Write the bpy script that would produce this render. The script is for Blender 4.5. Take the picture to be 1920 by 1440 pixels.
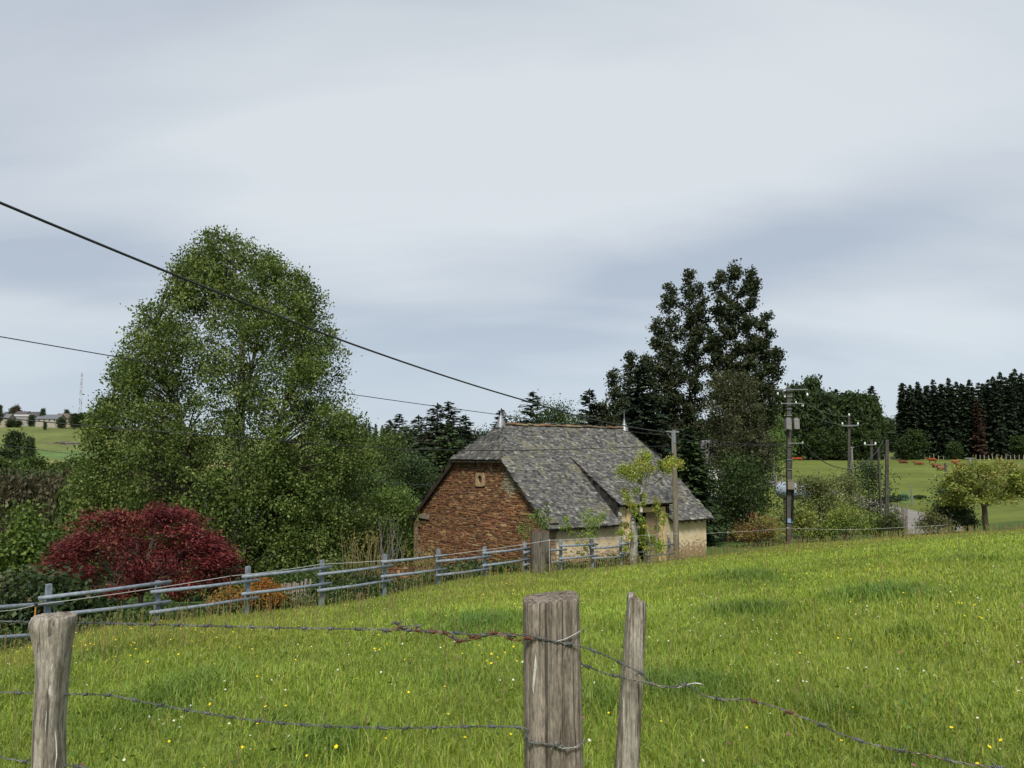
import bpy, bmesh, math, random
import numpy as np
from mathutils import Vector, Matrix

# ---------------------------------------------------------------- clearing
for o in list(bpy.data.objects):
    bpy.data.objects.remove(o)
SC = bpy.context.scene
COL = SC.collection
R = math.radians
random.seed(7)

# ---------------------------------------------------------------- camera
F = 1450.0                     # focal length in pixels of a 1920 wide picture
EYE = 1.65
PITCH = math.atan(140 / F)
cam_d = bpy.data.cameras.new('camera')
cam_d.sensor_width = 36.0
cam_d.lens = 36.0 * F / 1920.0
cam_d.clip_start = 0.05
cam_d.clip_end = 8000
cam = bpy.data.objects.new('camera', cam_d)
COL.objects.link(cam)
cam.location = (0, 0, EYE)
cam.rotation_euler = (math.pi / 2 + PITCH, 0, 0)
SC.camera = cam

# ---------------------------------------------------------------- world, sun, exposure
SUN_EL, SUN_AZ = R(50), R(183)       # azimuth: clockwise from +Y, the sun stands behind the camera
EXPOSURE = 1.85
SC.view_settings.view_transform = 'Standard'
try:
    SC.view_settings.look = 'None'
except Exception:
    pass
SC.view_settings.gamma = 1.0
SC.view_settings.exposure = EXPOSURE
SC.view_settings.use_curve_mapping = False

W = bpy.data.worlds.new('World')
SC.world = W
W.use_nodes = True
nt = W.node_tree
nt.nodes.clear()


class NT:
    """tiny helper to write node trees as expressions"""
    def __init__(s, tree):
        s.t = tree

    def n(s, kind, **kw):
        nd = s.t.nodes.new(kind)
        for k, v in kw.items():
            setattr(nd, k, v)
        return nd

    def put(s, sock, v):
        if hasattr(v, 'is_linked') or hasattr(v, 'links'):
            s.t.links.new(v, sock)
        elif isinstance(v, (tuple, list)) and len(v) == 3 and sock.type == 'RGBA':
            sock.default_value = (*v, 1)
        else:
            sock.default_value = v

    def math(s, op, a, b=0.0, c=None, clamp=False):
        nd = s.n('ShaderNodeMath', operation=op)
        nd.use_clamp = clamp
        s.put(nd.inputs[0], a)
        s.put(nd.inputs[1], b)
        if c is not None:
            s.put(nd.inputs[2], c)
        return nd.outputs[0]

    def mix(s, f, a, b, blend='MIX'):
        nd = s.n('ShaderNodeMix', data_type='RGBA', blend_type=blend)
        s.put(nd.inputs[0], f)
        s.put(nd.inputs[6], a)
        s.put(nd.inputs[7], b)
        return nd.outputs[2]

    def noise(s, vec, scale, detail=3, rough=0.55, dist=0.0):
        nd = s.n('ShaderNodeTexNoise')
        if vec is not None:
            s.t.links.new(vec, nd.inputs['Vector'])
        nd.inputs['Scale'].default_value = scale
        nd.inputs['Detail'].default_value = detail
        nd.inputs['Roughness'].default_value = rough
        nd.inputs['Distortion'].default_value = dist
        return nd.outputs['Fac']

    def mapr(s, v, a, b, c=0.0, d=1.0, smooth=True):
        nd = s.n('ShaderNodeMapRange')
        nd.interpolation_type = 'SMOOTHSTEP' if smooth else 'LINEAR'
        s.put(nd.inputs[0], v)
        for i, q in enumerate((a, b, c, d)):
            nd.inputs[i + 1].default_value = q
        return nd.outputs[0]

    def scale(s, vec, sc, loc=(0, 0, 0), rot=(0, 0, 0)):
        nd = s.n('ShaderNodeMapping')
        s.t.links.new(vec, nd.inputs[0])
        nd.inputs['Location'].default_value = loc
        nd.inputs['Rotation'].default_value = rot
        nd.inputs['Scale'].default_value = sc
        return nd.outputs[0]


N = NT(nt)
tc = N.n('ShaderNodeTexCoord')
sep = N.n('ShaderNodeSeparateXYZ')
nt.links.new(tc.outputs['Generated'], sep.inputs[0])
dx, dy, dz = sep.outputs[0], sep.outputs[1], sep.outputs[2]
sky = N.n('ShaderNodeTexSky', sky_type='NISHITA')
sky.sun_disc = False
sky.sun_elevation = SUN_EL
sky.sun_rotation = SUN_AZ
sky.air_density = 1.0
sky.dust_density = 2.0
# flat cloud layer seen from below: direction projected on a plane
den = N.math('ADD', N.math('MAXIMUM', dz, 0.0), 0.30)
cmb = N.n('ShaderNodeCombineXYZ')
nt.links.new(N.math('DIVIDE', dx, den), cmb.inputs[0])
nt.links.new(N.math('DIVIDE', dy, den), cmb.inputs[1])
cp = cmb.outputs[0]
big = N.noise(N.scale(cp, (0.55, 1.25, 1), (3.1, 0.4, 0), (0, 0, R(14))), 1.15, 2.5, 0.5, 0.5)
fine = N.noise(N.scale(cp, (1.0, 3.0, 1), (0.7, 5.0, 0), (0, 0, R(14))), 1.7, 7, 0.58, 0.5)
cl = N.math('ADD', N.math('MULTIPLY', big, 0.78), N.math('MULTIPLY', fine, 0.22))


def blob(az, el, sx, sy, rot=0.0):
    """soft oval region of the cloud layer, placed by azimuth and elevation tangent"""
    c, s_ = math.cos(rot), math.sin(rot)
    a = N.math('SUBTRACT', N.math('DIVIDE', dx, N.math('MAXIMUM', dy, 0.05)), az)
    b = N.math('SUBTRACT', N.math('DIVIDE', dz, N.math('MAXIMUM', dy, 0.05)), el)
    p = N.math('DIVIDE', N.math('ADD', N.math('MULTIPLY', a, c), N.math('MULTIPLY', b, s_)), sx)
    q = N.math('DIVIDE', N.math('SUBTRACT', N.math('MULTIPLY', b, c), N.math('MULTIPLY', a, s_)), sy)
    r2 = N.math('ADD', N.math('MULTIPLY', p, p), N.math('MULTIPLY', q, q))
    return N.math('EXPONENT', N.math('MULTIPLY', r2, -1.0))


cover = N.mapr(cl, 0.26, 0.68)
dk = blob(0.42, 0.30, 0.34, 0.055, R(17))           # long darker streak on the right
dk2 = blob(0.10, 0.20, 0.22, 0.05, R(22))
dk3 = blob(-0.72, 0.33, 0.30, 0.14, R(-20))
br = blob(-0.05, 0.42, 0.40, 0.16, R(-12))          # the bright middle of the layer
cover = N.math('SUBTRACT', cover, N.math('MULTIPLY', dk, 0.62))
cover = N.math('SUBTRACT', cover, N.math('MULTIPLY', dk2, 0.35))
cover = N.math('SUBTRACT', cover, N.math('MULTIPLY', dk3, 0.35))
cover = N.math('ADD', cover, N.math('MULTIPLY', br, 0.45), clamp=True)
cloud = N.mix(cover, (1.22, 1.37, 1.58), (1.96, 2.06, 2.11))
hor = N.mapr(dz, 0.02, 0.20, 1.0, 0.0)
cloud = N.mix(N.math('MULTIPLY', hor, 0.75), cloud, (1.44, 1.70, 2.00))
skyc = N.mix(0.94, sky.outputs[0], cloud)
bg = N.n('ShaderNodeBackground')
nt.links.new(skyc, bg.inputs[0])
bg.inputs[1].default_value = 0.10
wo = N.n('ShaderNodeOutputWorld')
nt.links.new(bg.outputs[0], wo.inputs[0])

sun_d = bpy.data.lights.new('sun', 'SUN')
sun_d.energy = 1.5
sun_d.angle = R(14)
sun_d.color = (1.0, 0.95, 0.86)
sun = bpy.data.objects.new('sun', sun_d)
COL.objects.link(sun)
sv = Vector((math.sin(SUN_AZ) * math.cos(SUN_EL), math.cos(SUN_AZ) * math.cos(SUN_EL), math.sin(SUN_EL)))
sun.rotation_euler = sv.to_track_quat('Z', 'Y').to_euler()
sun.location = sv * 50

SC.cycles.max_bounces = 6
SC.cycles.diffuse_bounces = 3
SC.cycles.transmission_bounces = 4
SC.cycles.transparent_max_bounces = 6


# ---------------------------------------------------------------- helpers
def at(px, py, Y):
    """the point of the place that stands at pixel (px, py) of the photograph, Y metres ahead of the camera"""
    a = (px - 960) / F
    b = (720 - py) / F
    fy = math.cos(PITCH) - b * math.sin(PITCH)
    fz = math.sin(PITCH) + b * math.cos(PITCH)
    k = Y / fy
    return Vector((a * k, Y, EYE + fz * k))


def tag(o, label=None, cat=None, group=None, kind=None):
    if label:
        o['label'] = label
    if cat:
        o['category'] = cat
    if group:
        o['group'] = group
    if kind:
        o['kind'] = kind
    return o


def empty(name, loc=(0, 0, 0), label=None, cat=None, group=None, rz=0.0):
    o = bpy.data.objects.new(name, None)
    o.empty_display_size = 0.3
    COL.objects.link(o)
    o.location = loc
    o.rotation_euler = (0, 0, rz)
    return tag(o, label, cat, group)


def mesh_np(name, V, Fs, m=None, C=None, smooth=False):
    """mesh from numpy vertices and a list of face index arrays (n,3) / (n,4); C = colour per vertex"""
    me = bpy.data.meshes.new(name)
    V = np.asarray(V, dtype=np.float32)
    if not isinstance(Fs, (list, tuple)):
        Fs = [Fs]
    Fs = [np.asarray(f, dtype=np.int32) for f in Fs if len(f)]
    me.vertices.add(len(V))
    me.vertices.foreach_set('co', V.ravel())
    loops = np.concatenate([f.ravel() for f in Fs])
    tot = np.concatenate([np.full(len(f), f.shape[1], np.int32) for f in Fs])
    st = np.concatenate([[0], np.cumsum(tot)[:-1]]).astype(np.int32)
    me.loops.add(len(loops))
    me.loops.foreach_set('vertex_index', loops)
    me.polygons.add(len(tot))
    me.polygons.foreach_set('loop_start', st)
    me.polygons.foreach_set('loop_total', tot)
    me.polygons.foreach_set('use_smooth', np.full(len(tot), bool(smooth)))
    if C is not None:
        C = np.asarray(C, dtype=np.float32)
        if C.shape[1] == 3:
            C = np.concatenate([C, np.ones((len(C), 1), np.float32)], 1)
        at_ = me.color_attributes.new('col', 'FLOAT_COLOR', 'POINT')
        at_.data.foreach_set('color', C.ravel())
    if m is not None:
        me.materials.append(m)
    me.update(calc_edges=True)
    return me


def link(name, me, parent=None, **kw):
    o = bpy.data.objects.new(name, me)
    COL.objects.link(o)
    if parent is not None:
        o.parent = parent
    return tag(o, **kw)


class MB:
    """collects simple solids and builds them as ONE mesh"""
    def __init__(s):
        s.v, s.q, s.t, s.c, s.k = [], [], [], [], 0

    def add(s, v, q=(), t=(), c=None):
        v = np.asarray(v, float).reshape(-1, 3)
        if len(q):
            s.q.append(np.asarray(q, int).reshape(-1, 4) + s.k)
        if len(t):
            s.t.append(np.asarray(t, int).reshape(-1, 3) + s.k)
        s.v.append(v)
        s.c.append(np.tile(np.asarray(c if c is not None else (1, 1, 1), float), (len(v), 1)) if c is None or np.ndim(c) == 1 else np.asarray(c, float))
        s.k += len(v)
        return s

    def box(s, x0, x1, y0, y1, z0, z1, c=None):
        v = [(x, y, z) for z in (z0, z1) for y in (y0, y1) for x in (x0, x1)]
        q = [(0, 2, 3, 1), (4, 5, 7, 6), (0, 1, 5, 4), (2, 6, 7, 3), (0, 4, 6, 2), (1, 3, 7, 5)]
        return s.add(v, q, c=c)

    def hexa(s, v8, c=None):
        q = [(0, 2, 3, 1), (4, 5, 7, 6), (0, 1, 5, 4), (2, 6, 7, 3), (0, 4, 6, 2), (1, 3, 7, 5)]
        return s.add(v8, q, c=c)

    def tube(s, pts, rad, n=8, c=None, cap=True, flat=1.0):
        P = [Vector(p) for p in pts]
        if not hasattr(rad, '__len__'):
            rad = [rad] * len(P)
        v, q, t = [], [], []
        up = None
        for i, p in enumerate(P):
            d = (P[min(i + 1, len(P) - 1)] - P[max(i - 1, 0)])
            if d.length < 1e-9:
                d = Vector((0, 0, 1))
            d.normalize()
            if up is None:
                up = d.orthogonal().normalized()
            up = (up - d * up.dot(d))
            if up.length < 1e-6:
                up = d.orthogonal()
            up.normalize()
            sd = d.cross(up)
            for k in range(n):
                a = 2 * math.pi * k / n
                v.append(p + (up * math.cos(a) + sd * math.sin(a) * flat) * rad[i])
        for i in range(len(P) - 1):
            for k in range(n):
                a, b = i * n + k, i * n + (k + 1) % n
                q.append((a, b, b + n, a + n))
        if cap:
            c0 = len(v)
            v.append(P[0]); v.append(P[-1])
            e = (len(P) - 1) * n
            for k in range(n):
                t.append((c0, (k + 1) % n, k))
                t.append((c0 + 1, e + k, e + (k + 1) % n))
        return s.add([tuple(p) for p in v], q, t, c)

    def lathe(s, prof, n=16, c=None, M=None):
        """prof = (r, z) list turned round z; M = matrix"""
        v, q, t = [], [], []
        for r, z in prof:
            for k in range(n):
                a = 2 * math.pi * k / n
                v.append(Vector((r * math.cos(a), r * math.sin(a), z)))
        m_ = len(prof)
        for i in range(m_ - 1):
            for k in range(n):
                a, b = i * n + k, i * n + (k + 1) % n
                q.append((a, b, b + n, a + n))
        c0 = len(v)
        v.append(Vector((0, 0, prof[0][1]))); v.append(Vector((0, 0, prof[-1][1])))
        for k in range(n):
            t.append((c0, (k + 1) % n, k))
            t.append((c0 + 1, (m_ - 1) * n + k, (m_ - 1) * n + (k + 1) % n))
        if M is not None:
            v = [M @ p for p in v]
        return s.add([tuple(p) for p in v], q, t, c)

    def prism(s, poly, o, eu, ev, en, d0, d1, c=None):
        """polygon (u, v) extruded along en from d0 to d1 (fan faces: convex polygons)"""
        o, eu, ev, en = map(Vector, (o, eu, ev, en))
        n = len(poly)
        v = [tuple(o + eu * a + ev * b + en * d) for d in (d0, d1) for a, b in poly]
        q = [(k, (k + 1) % n, n + (k + 1) % n, n + k) for k in range(n)]
        t = []
        for k in range(1, n - 1):
            t.append((0, k + 1, k)); t.append((n, n + k, n + k + 1))
        return s.add(v, q, t, c)

    def mesh(s, name, m=None, smooth=False):
        fs = []
        if s.q:
            fs.append(np.concatenate(s.q))
        if s.t:
            fs.append(np.concatenate(s.t))
        return mesh_np(name, np.concatenate(s.v), fs, m, np.concatenate(s.c), smooth)

    def build(s, name, m, parent=None, smooth=False, **kw):
        return link(name, s.mesh(name, m, smooth), parent, **kw)


def copy_tree(o, loc=None, rz=None, sc=None, **kw):
    r = o.copy()
    COL.objects.link(r)
    for ch in o.children:
        c = ch.copy()
        COL.objects.link(c)
        c.parent = r
        for g in ch.children:
            d = g.copy()
            COL.objects.link(d)
            d.parent = c
    if loc is not None:
        r.location = loc
    if rz is not None:
        r.rotation_euler = (r.rotation_euler[0], r.rotation_euler[1], rz)
    if sc is not None:
        r.scale = sc
    return tag(r, **kw)


def pchip(x, y, xn):
    """smooth monotone-ish interpolation of columns y over x"""
    x = np.asarray(x, float); y = np.asarray(y, float)
    h = np.diff(x); d = np.diff(y) / h
    m = np.zeros_like(y)
    m[1:-1] = np.where(d[:-1] * d[1:] > 0, 2 * d[:-1] * d[1:] / (d[:-1] + d[1:] + 1e-12 * np.sign(d[:-1] + d[1:] + 1e-30)), 0)
    m[0], m[-1] = d[0], d[-1]
    xn = np.clip(xn, x[0], x[-1])
    k = np.clip(np.searchsorted(x, xn) - 1, 0, len(x) - 2)
    s = (xn - x[k]) / h[k]
    return ((2 * s**3 - 3 * s**2 + 1) * y[k] + (s**3 - 2 * s**2 + s) * h[k] * m[k]
            + (-2 * s**3 + 3 * s**2) * y[k + 1] + (s**3 - s**2) * h[k] * m[k + 1])


# ---------------------------------------------------------------- shape of the land
ROWY = [3, 5, 8, 14, 20, 26, 31, 36, 42, 48, 60, 75, 100, 150, 212, 300, 350, 450, 600, 700, 1000, 1800]
LAND = {   # picture column (azimuth) : height of the ground at each distance
    -700: [0, -.2, -.6, -1.5, -2.3, -3.4, -4.5, -6, -7.5, -9, -11, -13, -15, -17, -15, -9, -4, 9, 29, 32, 34, 20],
    0:    [0, -.16, -.62, -1.75, -2.5, -3.5, -4.6, -5.6, -6.8, -8, -10.5, -13, -15.5, -17, -15, -9, -4.4, 8.5, 27.7, 31, 32, 20],
    250:  [0, -.12, -.5, -1.45, -2.15, -3.1, -4.2, -5.1, -6, -7, -9, -11, -13, -14.5, -13, -8, -4, 7, 23, 27, 28, 18],
    600:  [0, -.08, -.42, -1.35, -2.05, -2.9, -3.6, -4.3, -5, -5.8, -7.2, -8.6, -9.8, -10.5, -9.5, -6, -3, 4, 13, 17, 19, 12],
    900:  [0, -.05, -.33, -.98, -1.6, -2.15, -2.9, -3.4, -3.8, -4.2, -5, -5.8, -6.4, -6.6, -6, -4, -2, 2, 8, 10, 12, 8],
    1060: [0, -.04, -.30, -.90, -1.50, -2.06, -2.75, -3.2, -3.4, -3.8, -4.5, -5.2, -5.4, -5, -4, -1, 1, 4, 8, 10, 12, 8],
    1200: [0, -.03, -.28, -.82, -1.36, -1.94, -2.52, -3.15, -3.3, -3.7, -4.3, -4.9, -4.6, -3.5, -1.5, 1, 3, 6, 9, 11, 12, 8],
    1330: [0, -.02, -.22, -.66, -1.15, -1.72, -2.26, -2.82, -3.3, -3.5, -4.1, -4.4, -3.5, -1.8, 0, 3, 5, 8, 11, 12, 12, 8],
    1480: [0, 0, -.15, -.52, -1.0, -1.56, -2.06, -2.52, -3.02, -3.4, -3.9, -3.6, -2.0, 0, 1.5, 4, 5, 8, 11, 12, 12, 8],
    1700: [0, .05, -.02, -.26, -.62, -1.12, -1.6, -2.05, -2.56, -3.05, -3.75, -3.4, -1.7, .35, 1.4, 4, 5, 8, 11, 12, 12, 8],
    1920: [0, .08, .05, -.14, -.42, -.9, -1.33, -1.74, -2.18, -2.6, -2.95, -2.9, -1.5, .4, 1.5, 4, 5, 8, 11, 12, 12, 8],
    2500: [0, .1, .12, .05, -.15, -.5, -.85, -1.2, -1.6, -2.0, -2.5, -2.5, -1.2, .5, 1.6, 4, 5, 8, 11, 12, 12, 8],
}
_ly = np.log(ROWY)
_LYF = np.linspace(_ly[0], _ly[-1], 260)
_us = (np.array(sorted(LAND)) - 960) / F
_UF = np.linspace(_us[0], _us[-1], 260)
_tab = np.array([pchip(_ly, LAND[k], _LYF) for k in sorted(LAND)])
_TAB = np.array([pchip(_us, _tab[:, j], _UF) for j in range(_tab.shape[1])])      # [logY, u]


def ground(X, Y):
    X = np.asarray(X, float); Y = np.asarray(Y, float)
    Yc = np.clip(Y, 3.0, 1800.0)
    u = np.clip(X / Yc, _UF[0], _UF[-1])
    a = (np.log(Yc) - _LYF[0]) / (_LYF[-1] - _LYF[0]) * 259
    b = (u - _UF[0]) / (_UF[-1] - _UF[0]) * 259
    i = np.clip(a.astype(int), 0, 258); j = np.clip(b.astype(int), 0, 258)
    s, t = a - i, b - j
    return (_TAB[i, j] * (1 - s) * (1 - t) + _TAB[i + 1, j] * s * (1 - t)
            + _TAB[i, j + 1] * (1 - s) * t + _TAB[i + 1, j + 1] * s * t)


def gz(x, y):
    return float(ground(x, y))


def spot(px, Y):
    """point on the ground in picture column px, Y metres ahead"""
    x = (px - 960) / F * Y
    for _ in range(3):
        b = math.tan(math.atan2(gz(x, Y) - EYE, Y) - PITCH)
        x = (px - 960) / F * Y / (math.cos(PITCH) - b * math.sin(PITCH))
    return Vector((x, Y, gz(x, Y)))


def vnoise(x, y, sc, seed=0):
    """cheap smooth value noise in python / numpy, 0..1"""
    x = np.asarray(x, float) / sc; y = np.asarray(y, float) / sc
    xi = np.floor(x).astype(np.int64); yi = np.floor(y).astype(np.int64)
    fx = x - xi; fy = y - yi
    fx = fx * fx * (3 - 2 * fx); fy = fy * fy * (3 - 2 * fy)

    def h(a, b):
        n = (a * 374761393 + b * 668265263 + seed * 1442695041) & 0x7fffffff
        n = ((n ^ (n >> 13)) * 1274126177) & 0x7fffffff
        return ((n ^ (n >> 16)) & 0xffff) / 65535.0
    return (h(xi, yi) * (1 - fx) * (1 - fy) + h(xi + 1, yi) * fx * (1 - fy)
            + h(xi, yi + 1) * (1 - fx) * fy + h(xi + 1, yi + 1) * fx * fy)


# edge of the meadow (distance by azimuth)
FX0, FY0, FDX, FDY = -8.51, 14.5, 1.277, 1.631          # the pipe fence: first post and step
_bu = [-2.2] + [(FX0 + FDX * i) / (FY0 + FDY * i) for i in range(-2, 12)] + [.193, .248, .31, .359, .51, .662, 1.2]
_by = [8.0] + [FY0 + FDY * i for i in range(-2, 12)] + [33.6, 36.5, 41, 45, 44.5, 46, 47]


def meadow_edge(u):
    return np.interp(u, _bu, _by)


# ---------------------------------------------------------------- materials
def new_mat(name):
    m = bpy.data.materials.new(name)
    m.use_nodes = True
    m.node_tree.nodes.clear()
    n = NT(m.node_tree)
    out = n.n('ShaderNodeOutputMaterial')
    return m, n, out


def pbsdf(n, color, rough=0.8, spec=0.3, metal=0.0, normal=None):
    b = n.n('ShaderNodeBsdfPrincipled')
    n.put(b.inputs['Base Color'], color)
    n.put(b.inputs['Roughness'], rough)
    b.inputs['Specular IOR Level'].default_value = spec
    b.inputs['Metallic'].default_value = metal
    if normal is not None:
        n.t.links.new(normal, b.inputs['Normal'])
    return b


def bump(n, h, strength=0.4, dist=0.02):
    b = n.n('ShaderNodeBump')
    b.inputs['Strength'].default_value = strength
    b.inputs['Distance'].default_value = dist
    n.t.links.new(h, b.inputs['Height'])
    return b.outputs[0]


def attr(n):
    a = n.n('ShaderNodeVertexColor')
    a.layer_name = 'col'
    return a.outputs[0]


def objco(n):
    return n.n('ShaderNodeTexCoord').outputs['Object']


def plain(name, color, rough=0.7, spec=0.3, metal=0.0, var=0.25, scale=6.0, bumps=0.15, stretch=(1, 1, 1), use_attr=False, bd=0.01):
    """one colour (or the mesh's own colours) with a mottled, slightly uneven surface"""
    m, n, out = new_mat(name)
    co = n.scale(objco(n), stretch)
    a = n.noise(co, scale, 5, 0.6)
    b = n.noise(co, scale * 5.3, 4, 0.6)
    f = n.mapr(n.math('ADD', n.math('MULTIPLY', a, .6), n.math('MULTIPLY', b, .4)), .3, .7, 1 - var, 1 + var)
    base = attr(n) if use_attr else None
    cmbn = n.n('ShaderNodeCombineColor')
    for i in range(3):
        n.t.links.new(f, cmbn.inputs[i])
    col = n.mix(1.0, base if use_attr else color, cmbn.outputs[0], 'MULTIPLY')
    p = pbsdf(n, col, rough, spec, metal, bump(n, b, bumps, bd) if bumps else None)
    n.t.links.new(p.outputs[0], out.inputs[0])
    return m


def leafy(name, trans=0.35, rough=0.55, spec=0.25, tint=(1.05, 1.12, 0.6)):
    """leaves: colours come from the mesh, light passes through"""
    m, n, out = new_mat(name)
    c = attr(n)
    p = pbsdf(n, c, rough, spec)
    t = n.n('ShaderNodeBsdfTranslucent')
    n.t.links.new(n.mix(1.0, c, tint, 'MULTIPLY'), t.inputs[0])
    mx = n.n('ShaderNodeMixShader')
    mx.inputs[0].default_value = trans
    n.t.links.new(p.outputs[0], mx.inputs[1])
    n.t.links.new(t.outputs[0], mx.inputs[2])
    n.t.links.new(mx.outputs[0], out.inputs[0])
    return m


def wood(name, c0, c1, c2, scale=1.0, dark=0.8, rough=0.85):
    """weathered wood, fibres along z"""
    m, n, out = new_mat(name)
    co = objco(n)
    fib = n.noise(n.scale(co, (150 * scale, 150 * scale, 4.5 * scale)), 1.0, 6, 0.7, 0.5)
    big_ = n.noise(n.scale(co, (34 * scale, 34 * scale, 2.6 * scale), (3, 1, 0)), 1.0, 5, 0.65, 0.8)
    crack = n.noise(n.scale(co, (75 * scale, 75 * scale, 1.5 * scale), (7, 2, 5)), 1.0, 4, 0.55, 0.3)
    col = n.mix(n.mapr(fib, .3, .7), c0, c1)
    col = n.mix(n.mapr(big_, .44, .66), col, c2)
    ck = n.mapr(crack, .57, .66)
    grain = n.noise(n.scale(co, (170, 170, 38)), 1.0, 5, 0.75)
    gv = n.n('ShaderNodeCombineColor')
    for i_ in range(3):
        n.t.links.new(n.mapr(grain, .3, .7, .62, 1.42), gv.inputs[i_])
    col = n.mix(1.0, col, gv.outputs[0], 'MULTIPLY')
    col = n.mix(n.math('MULTIPLY', ck, dark), col, tuple(x * 0.22 for x in c0))
    hgt = n.math('SUBTRACT', n.math('ADD', n.math('MULTIPLY', fib, .5), n.math('MULTIPLY', grain, .35)), n.math('MULTIPLY', ck, 1.0))
    p = pbsdf(n, col, rough, .2, 0, bump(n, hgt, .7, .006))
    n.t.links.new(p.outputs[0], out.inputs[0])
    return m


M_LEAF = leafy('leaf')
M_GRASS = leafy('grass_blade', .30, .5, .25)
M_PETAL = leafy('petal', .25, .6, .1, (1, 1, 1))
M_NEEDLE = leafy('needle', .12, .65, .2)
M_BARK = plain('bark', (.085, .07, .055), .9, .15, 0, .45, 9, .6, (1, 1, .25), bd=.03)
M_BIRCH = plain('birch_bark', (.24, .225, .20), .8, .2, 0, .5, 5, .4, (1, 1, 2.5), bd=.02)
M_TWIG = plain('twig', (.10, .085, .065), .9, .15, 0, .3, 9, 0)
M_LICHEN = plain('lichen_bark', (.21, .20, .175), .9, .1, 0, .95, 7, .6, (1, 1, 1), bd=.02)
M_POST_A = wood('weathered_post', (.118, .100, .082), (.215, .185, .155), (.072, .058, .045))
M_POST_B = wood('grey_post', (.17, .15, .125), (.285, .26, .23), (.11, .092, .073), .8, .7)
M_POST_C = wood('lichen_post', (.145, .125, .10), (.29, .275, .24), (.09, .07, .052), 1.1)
M_POLEWOOD = wood('pole_wood', (.12, .102, .074), (.175, .155, .117), (.09, .073, .053), .4)
M_CONC = plain('pole_concrete', (.058, .054, .047), .9, .2, 0, .4, 3, .3, bd=.01)
M_LIGHTCONC = plain('light_concrete', (.15, .15, .145), .9, .2, 0, .25, 3, .2)
M_STEEL = plain('galvanised_steel', (.16, .17, .18), .5, .4, .4, .2, 12, .1)
M_WIRE = plain('barbed_steel', (.13, .135, .13), .55, .4, .5, .6, 30, .2, use_attr=True)
M_CABLE = plain('cable_sheath', (.012, .012, .014), .5, .4, 0, .1, 10, 0)
M_PIPE = plain('painted_pipe', (.150, .178, .215), .6, .3, 0, .38, 7, .3)
M_STONE = plain('wall_stone', None, .9, .2, 0, .38, 7, .55, use_attr=True, bd=.02)
M_SLATE = plain('roof_slate', None, .75, .3, 0, .40, 6, .35, use_attr=True, bd=.01)
M_PLAINC = plain('painted', None, .7, .3, 0, .18, 4, .1, use_attr=True)
M_MORTAR = plain('mortar', (.085, .05, .03), .95, .1, 0, .4, 12, .4)
M_TIMBER = plain('old_timber', (.06, .05, .04), .9, .1, 0, .4, 6, .3, (1, 1, 1))
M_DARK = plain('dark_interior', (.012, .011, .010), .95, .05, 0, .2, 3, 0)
M_ZINC = plain('zinc', (.19, .20, .215), .5, .4, .5, .25, 5, .1)
M_COW = plain('cow_coat', None, .9, .1, 0, .3, 2.5, 0, use_attr=True)
M_TAPE = plain('white_tape', (.42, .42, .41), .6, .3, 0, .05, 4, 0)
M_RUST = plain('rust', (.16, .065, .03), .85, .2, 0, .4, 12, .3)
M_PORC = plain('insulator_glass', (.52, .56, .56), .25, .5, 0, .05, 4, 0)

# plaster of the long wall: pale render, stained, flaking to stone towards the ground
M_PLAST, n, out = new_mat('old_render')
co = objco(n)
sp = n.n('ShaderNodeSeparateXYZ')
n.t.links.new(co, sp.inputs[0])
lo = n.noise(co, .9, 5, .6, .4)
hi = n.noise(co, 9, 5, .65)
sp2 = n.noise(n.scale(co, (1, 1, 1.6), (4, 4, 4)), 5.5, 4, .6)
base = n.mix(n.mapr(lo, .35, .7), (.50, .42, .285), (.39, .315, .20))
base = n.mix(n.mapr(hi, .5, .8), base, (.58, .49, .335))
low = n.mapr(sp.outputs[2], -3.0, -1.9, .26, 0.0)      # more bare stone where splash and frost took the render off
msk = n.mapr(n.math('ADD', sp2, low), .60, .72)
base = n.mix(n.math('MULTIPLY', msk, .8), base, (.20, .12, .07))
p = pbsdf(n, base, .95, .1, 0, bump(n, n.math('SUBTRACT', hi, n.math('MULTIPLY', msk, .7)), .7, .03))
n.t.links.new(p.outputs[0], out.inputs[0])

# ground: colours of the mesh broken up by noise at several sizes
M_GROUND, n, out = new_mat('ground')
co = n.n('ShaderNodeNewGeometry').outputs['Position']
c = attr(n)
g1 = n.noise(co, .035, 5, .65)
g2 = n.noise(co, .45, 5, .65)
g3 = n.noise(co, 7.0, 4, .7)
f = n.math('ADD', n.math('ADD', n.math('MULTIPLY', g1, .35), n.math('MULTIPLY', g2, .35)), n.math('MULTIPLY', g3, .30))
f = n.mapr(f, .38, .62, .66, 1.34, False)
cc = n.n('ShaderNodeCombineColor')
n.t.links.new(n.math('ADD', n.math('MULTIPLY', f, .9), .12), cc.inputs[0])
n.t.links.new(f, cc.inputs[1])
n.t.links.new(f, cc.inputs[2])
p = pbsdf(n, n.mix(1.0, c, cc.outputs[0], 'MULTIPLY'), .95, .1, 0, bump(n, g3, .6, .06))
n.t.links.new(p.outputs[0], out.inputs[0])

M_ROAD, n, out = new_mat('tarmac')
co = n.n('ShaderNodeNewGeometry').outputs['Position']
f = n.noise(co, .8, 5, .6)
f2 = n.noise(co, 25, 3, .7)
p = pbsdf(n, n.mix(n.mapr(n.math('ADD', n.math('MULTIPLY', f, .7), n.math('MULTIPLY', f2, .3)), .3, .7), (.12, .115, .108), (.20, .19, .178)), .9, .2, 0, bump(n, f2, .3, .01))
n.t.links.new(p.outputs[0], out.inputs[0])

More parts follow.
